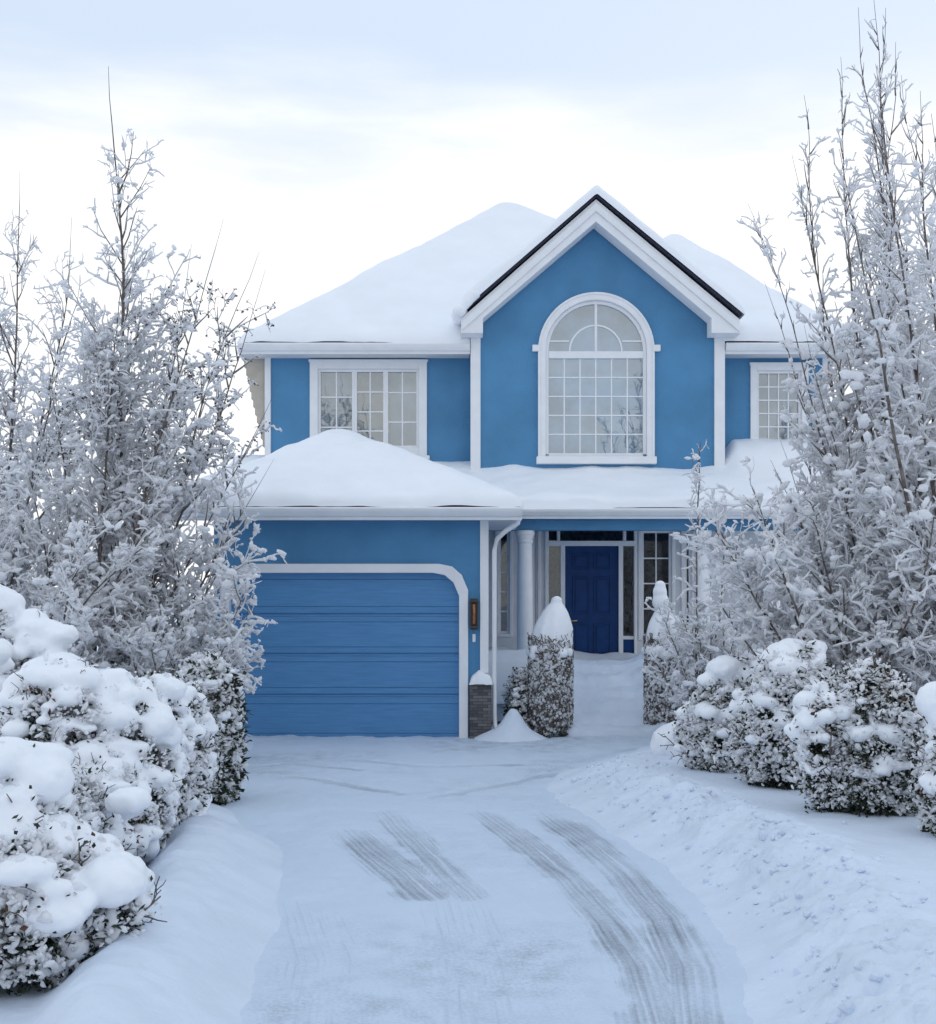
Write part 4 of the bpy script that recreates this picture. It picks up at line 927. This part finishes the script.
# rounded lump by the steps
rng = np.random.default_rng(70)
lr = empty('snow_mound', (2.45, 14.9, gh(2.45, 14.9) - .05), 'round smooth snow mound over a buried plant, right of the front steps', 'snow mound')
snow_blobs('snow', [(0, 0, .16), (.12, .05, .12), (-.12, .0, .1), (.02, -.1, .1), (.2, .1, .22)], [(.30, .3, .27), (.2, .2, .2), (.2, .2, .18), (.22, .2, .18), (.18, .18, .16)], rng, M['snow_soft'], lr, .02, 6, .03, .12)

# clipped columns either side of the steps, crusted with frosted twigs under a cone of snow
def column(label, base, seed, r, h, capz, tip, low_brown=True, z0=0):
    rng = np.random.default_rng(seed); x, y = base; root = empty('columnar_shrub', (x, y, z0), label, 'shrub', 'clipped columnar shrubs by the steps')
    n = 1700; polys, rads = [], []
    for i in range(n):
        a = rng.uniform(0, 6.283); z = rng.uniform(.0, capz + .1); rr = r * (1 - .25 * max(0, (.15 - z) / .15)) * rng.uniform(.9, 1.02); pts = []
        d = np.array([rng.normal(0, .6), 0, 1.0])
        for k in range(5):
            pts.append((rr * math.cos(a), rr * math.sin(a), z)); a += rng.normal(0, .11); z += rng.uniform(.0, .06); rr = np.clip(rr + rng.normal(0, .012), r * .86, r * 1.05)
        polys.append(np.array(pts)); rads.append(np.full(5, .0055) * rng.uniform(.7, 1.4))
    V, Q = tubes(polys, rads, 4); link('stems', fast_mesh('stems', V, Q), M['bark'], root, False)
    m = 6500; a = rng.uniform(0, 6.283, m); z = capz * rng.uniform(.03, 1.08, m); rr = r * rng.uniform(.84, 1.0, m) * (1 - .22 * np.clip((.2 - z) / .2, 0, 1))
    kk = rng.uniform(0, 1, m) < np.clip(.25 + z / capz * 1.2, 0, 1); a, z, rr = a[kk], z[kk], rr[kk]
    s = .021 * rng.uniform(.5, 1.4, len(a)); V, T = instances(IC1, np.stack([rr * np.cos(a), rr * np.sin(a), z], 1), np.stack([s, s, s * 1.1], 1), rng, .3)
    link('frost', fast_mesh('frost', V, tris=T), M['frost'], root, False)
    nl = 5000; a = rng.uniform(0, 6.283, nl); z = rng.uniform(0, capz, nl) ** 1.0; rr = r * rng.uniform(.7, .93, nl)
    lv, lt = leafcards(np.stack([rr * np.cos(a), rr * np.sin(a), z], 1), rng, .045, .014); link('foliage', fast_mesh('foliage', lv, lt, smooth=False), M['leaf_dark'], root, False)
    k = 40; prof = []
    zs = np.linspace(0, 1, 22); C, S = [], []
    for t in zs:
        w_ = max(r * 1.03 * (1 - t ** 2.7) ** .8, .09); C.append([tip[0] * t, tip[1] * t, capz + (h - capz) * t - .03]); S.append([w_, w_, .08])
    for q in range(14):
        a = rng.uniform(0, 6.28); C.append([r * .9 * math.cos(a), r * .9 * math.sin(a), capz - rng.uniform(0, .1)]); S.append([.08, .08, .08])
    snow_blobs('snow', C, S, rng, M['snow_soft'], root, .018, 8, .012, .12)
    return root
column('clipped columnar shrub left of the front steps under a smooth pointed snow cap', (1.20, 18.3), 81, .315, 1.99, 1.27, (.09, 0))
c2 = column('narrower columnar shrub right of the front steps with a knobbly snow cap', (2.86, 18.55), 82, .26, 1.93, 1.25, (.02, 0))
snow_blobs('snow', [(-.03, 0, 1.95), (-.04, 0, 2.08), (-.03, 0, 2.17), (.16, 0, 1.62)], [(.13, .13, .14), (.11, .11, .12), (.085, .085, .09), (.16, .14, .14)], np.random.default_rng(83), M['snow_soft'], c2, .018, 4, .012, .1)
bush('small dark bush squeezed between the downspout and the clipped shrub', (.76, 18.45), 84, .24, .24, 1.05, 5000, 26, .06, frost=2400, fr=.018, name='small_bush', group=None, leafl=.06, vox=.015)
# shovelled heap at the garage corner
def heap(gx, gy):
    u = (gx - .60) / .58; v = (gy - 17.85) / .42; d = np.sqrt(u * u + v * v)
    pk = np.exp(-(((gx - .66) / .17) ** 2 + ((gy - 17.9) / .2) ** 2)) * .22
    return .27 * np.clip(1 - d, 0, 1) ** .8 + pk * np.clip(1.2 - d, 0, 1) + .05 * fbm(gx * 4, gy * 4, 88) * np.clip(1 - d, 0, 1) + .03 * np.clip(1 - d, 0, .2) - .04
hp = link('snow_heap', height_sheet('snow_heap', np.linspace(0, 1.25, 80), np.linspace(17.4, 18.3, 60), heap, inside=lambda a, b: ((a - .60) / .60) ** 2 + ((b - 17.85) / .44) ** 2 < 1), M['shaded_ground_snow'])
tag(hp, 'pointed heap of shovelled snow at the corner of the garage', 'snow heap')

# ================================================================== SKY, SUN, EXPOSURE
SUN_AZ, SUN_EL = 22.0, 9.0        # low, behind the house to the right
w = bpy.data.worlds.new('World'); sc.world = w; w.use_nodes = True; nt = w.node_tree; n = nt.nodes; L = nt.links
bg = n['Background']; sky = n.new('ShaderNodeTexSky'); sky.sky_type = 'NISHITA'; sky.sun_disc = False
sky.sun_elevation = rad(SUN_EL); sky.sun_rotation = rad(SUN_AZ); sky.air_density = 1.0; sky.dust_density = .6; sky.ozone_density = 1.5
tc = n.new('ShaderNodeTexCoord'); sp = n.new('ShaderNodeSeparateXYZ'); L.new(tc.outputs['Generated'], sp.inputs[0])
mp = n.new('ShaderNodeMapping'); mp.inputs['Scale'].default_value = (3.2, 3.2, 15); L.new(tc.outputs['Generated'], mp.inputs['Vector'])
nz = n.new('ShaderNodeTexNoise'); nz.inputs['Scale'].default_value = 1.0; nz.inputs['Detail'].default_value = 7; nz.inputs['Roughness'].default_value = .55; L.new(mp.outputs[0], nz.inputs['Vector'])
def mth(op, a, c):
    q = n.new('ShaderNodeMath'); q.operation = op
    for i, v in enumerate((a, c)):
        if isinstance(v, (int, float)): q.inputs[i].default_value = v
        else: L.new(v, q.inputs[i])
    return q.outputs[0]
el = mth('ADD', sp.outputs['Z'], mth('MULTIPLY', mth('SUBTRACT', nz.outputs['Fac'], .5), -.13))
mr = n.new('ShaderNodeMapRange'); mr.interpolation_type = 'SMOOTHSTEP'; L.new(el, mr.inputs['Value'])
mr.inputs['From Min'].default_value = .305; mr.inputs['From Max'].default_value = .40; mr.inputs['To Min'].default_value = 1; mr.inputs['To Max'].default_value = 0
# thin veil of high cloud over the whole sky, dense bank near the horizon
zr = n.new('ShaderNodeMapRange'); zr.interpolation_type = 'SMOOTHSTEP'; L.new(sp.outputs['Z'], zr.inputs['Value'])
zr.inputs['From Min'].default_value = .38; zr.inputs['From Max'].default_value = .85
vc = n.new('ShaderNodeMixRGB'); L.new(zr.outputs[0], vc.inputs['Fac']); vc.inputs[1].default_value = (6.0, 6.9, 8.3, 1); vc.inputs[2].default_value = (7.5, 8.4, 9.6, 1)
veil = n.new('ShaderNodeMixRGB'); veil.inputs['Fac'].default_value = .82
L.new(sky.outputs[0], veil.inputs[1]); L.new(vc.outputs[0], veil.inputs[2])
mx = n.new('ShaderNodeMixRGB'); L.new(mr.outputs[0], mx.inputs['Fac']); L.new(veil.outputs[0], mx.inputs[1]); cl2 = n.new('ShaderNodeTexNoise'); cl2.inputs['Scale'].default_value = 2.2; cl2.inputs['Detail'].default_value = 6; L.new(mp.outputs[0], cl2.inputs['Vector'])
clr = n.new('ShaderNodeValToRGB'); clr.color_ramp.elements[0].position = .38; clr.color_ramp.elements[0].color = (7.6 / 9, 7.8 / 9, 8.0 / 9, 1); clr.color_ramp.elements[1].position = .6; clr.color_ramp.elements[1].color = (8.9 / 9, 8.85 / 9, 8.7 / 9, 1)
L.new(cl2.outputs['Fac'], clr.inputs['Fac']); cm = n.new('ShaderNodeMixRGB'); cm.blend_type = 'MULTIPLY'; cm.inputs['Fac'].default_value = 1; L.new(clr.outputs[0], cm.inputs[1]); cm.inputs[2].default_value = (9, 9, 9, 1); L.new(cm.outputs[0], mx.inputs[2])
L.new(mx.outputs[0], bg.inputs['Color']); bg.inputs['Strength'].default_value = .11
sd = bpy.data.lights.new('sun', 'SUN'); so = bpy.data.objects.new('sun', sd); COL.objects.link(so)
sd.energy = .7; sd.angle = rad(10); sd.color = (1, .9, .78)
dv = Vector((math.sin(rad(SUN_AZ)) * math.cos(rad(SUN_EL)), math.cos(rad(SUN_AZ)) * math.cos(rad(SUN_EL)), math.sin(rad(SUN_EL))))
so.rotation_euler = dv.to_track_quat('Z', 'Y').to_euler(); so.location = dv * 60
sc.view_settings.view_transform = 'Standard'; sc.view_settings.look = 'None'; sc.view_settings.gamma = 1; sc.view_settings.use_curve_mapping = False
sc.view_settings.exposure = 0.26
sc.cycles.max_bounces = 10; sc.cycles.diffuse_bounces = 8; sc.cycles.transparent_max_bounces = 8
sc.cycles.use_denoising = True
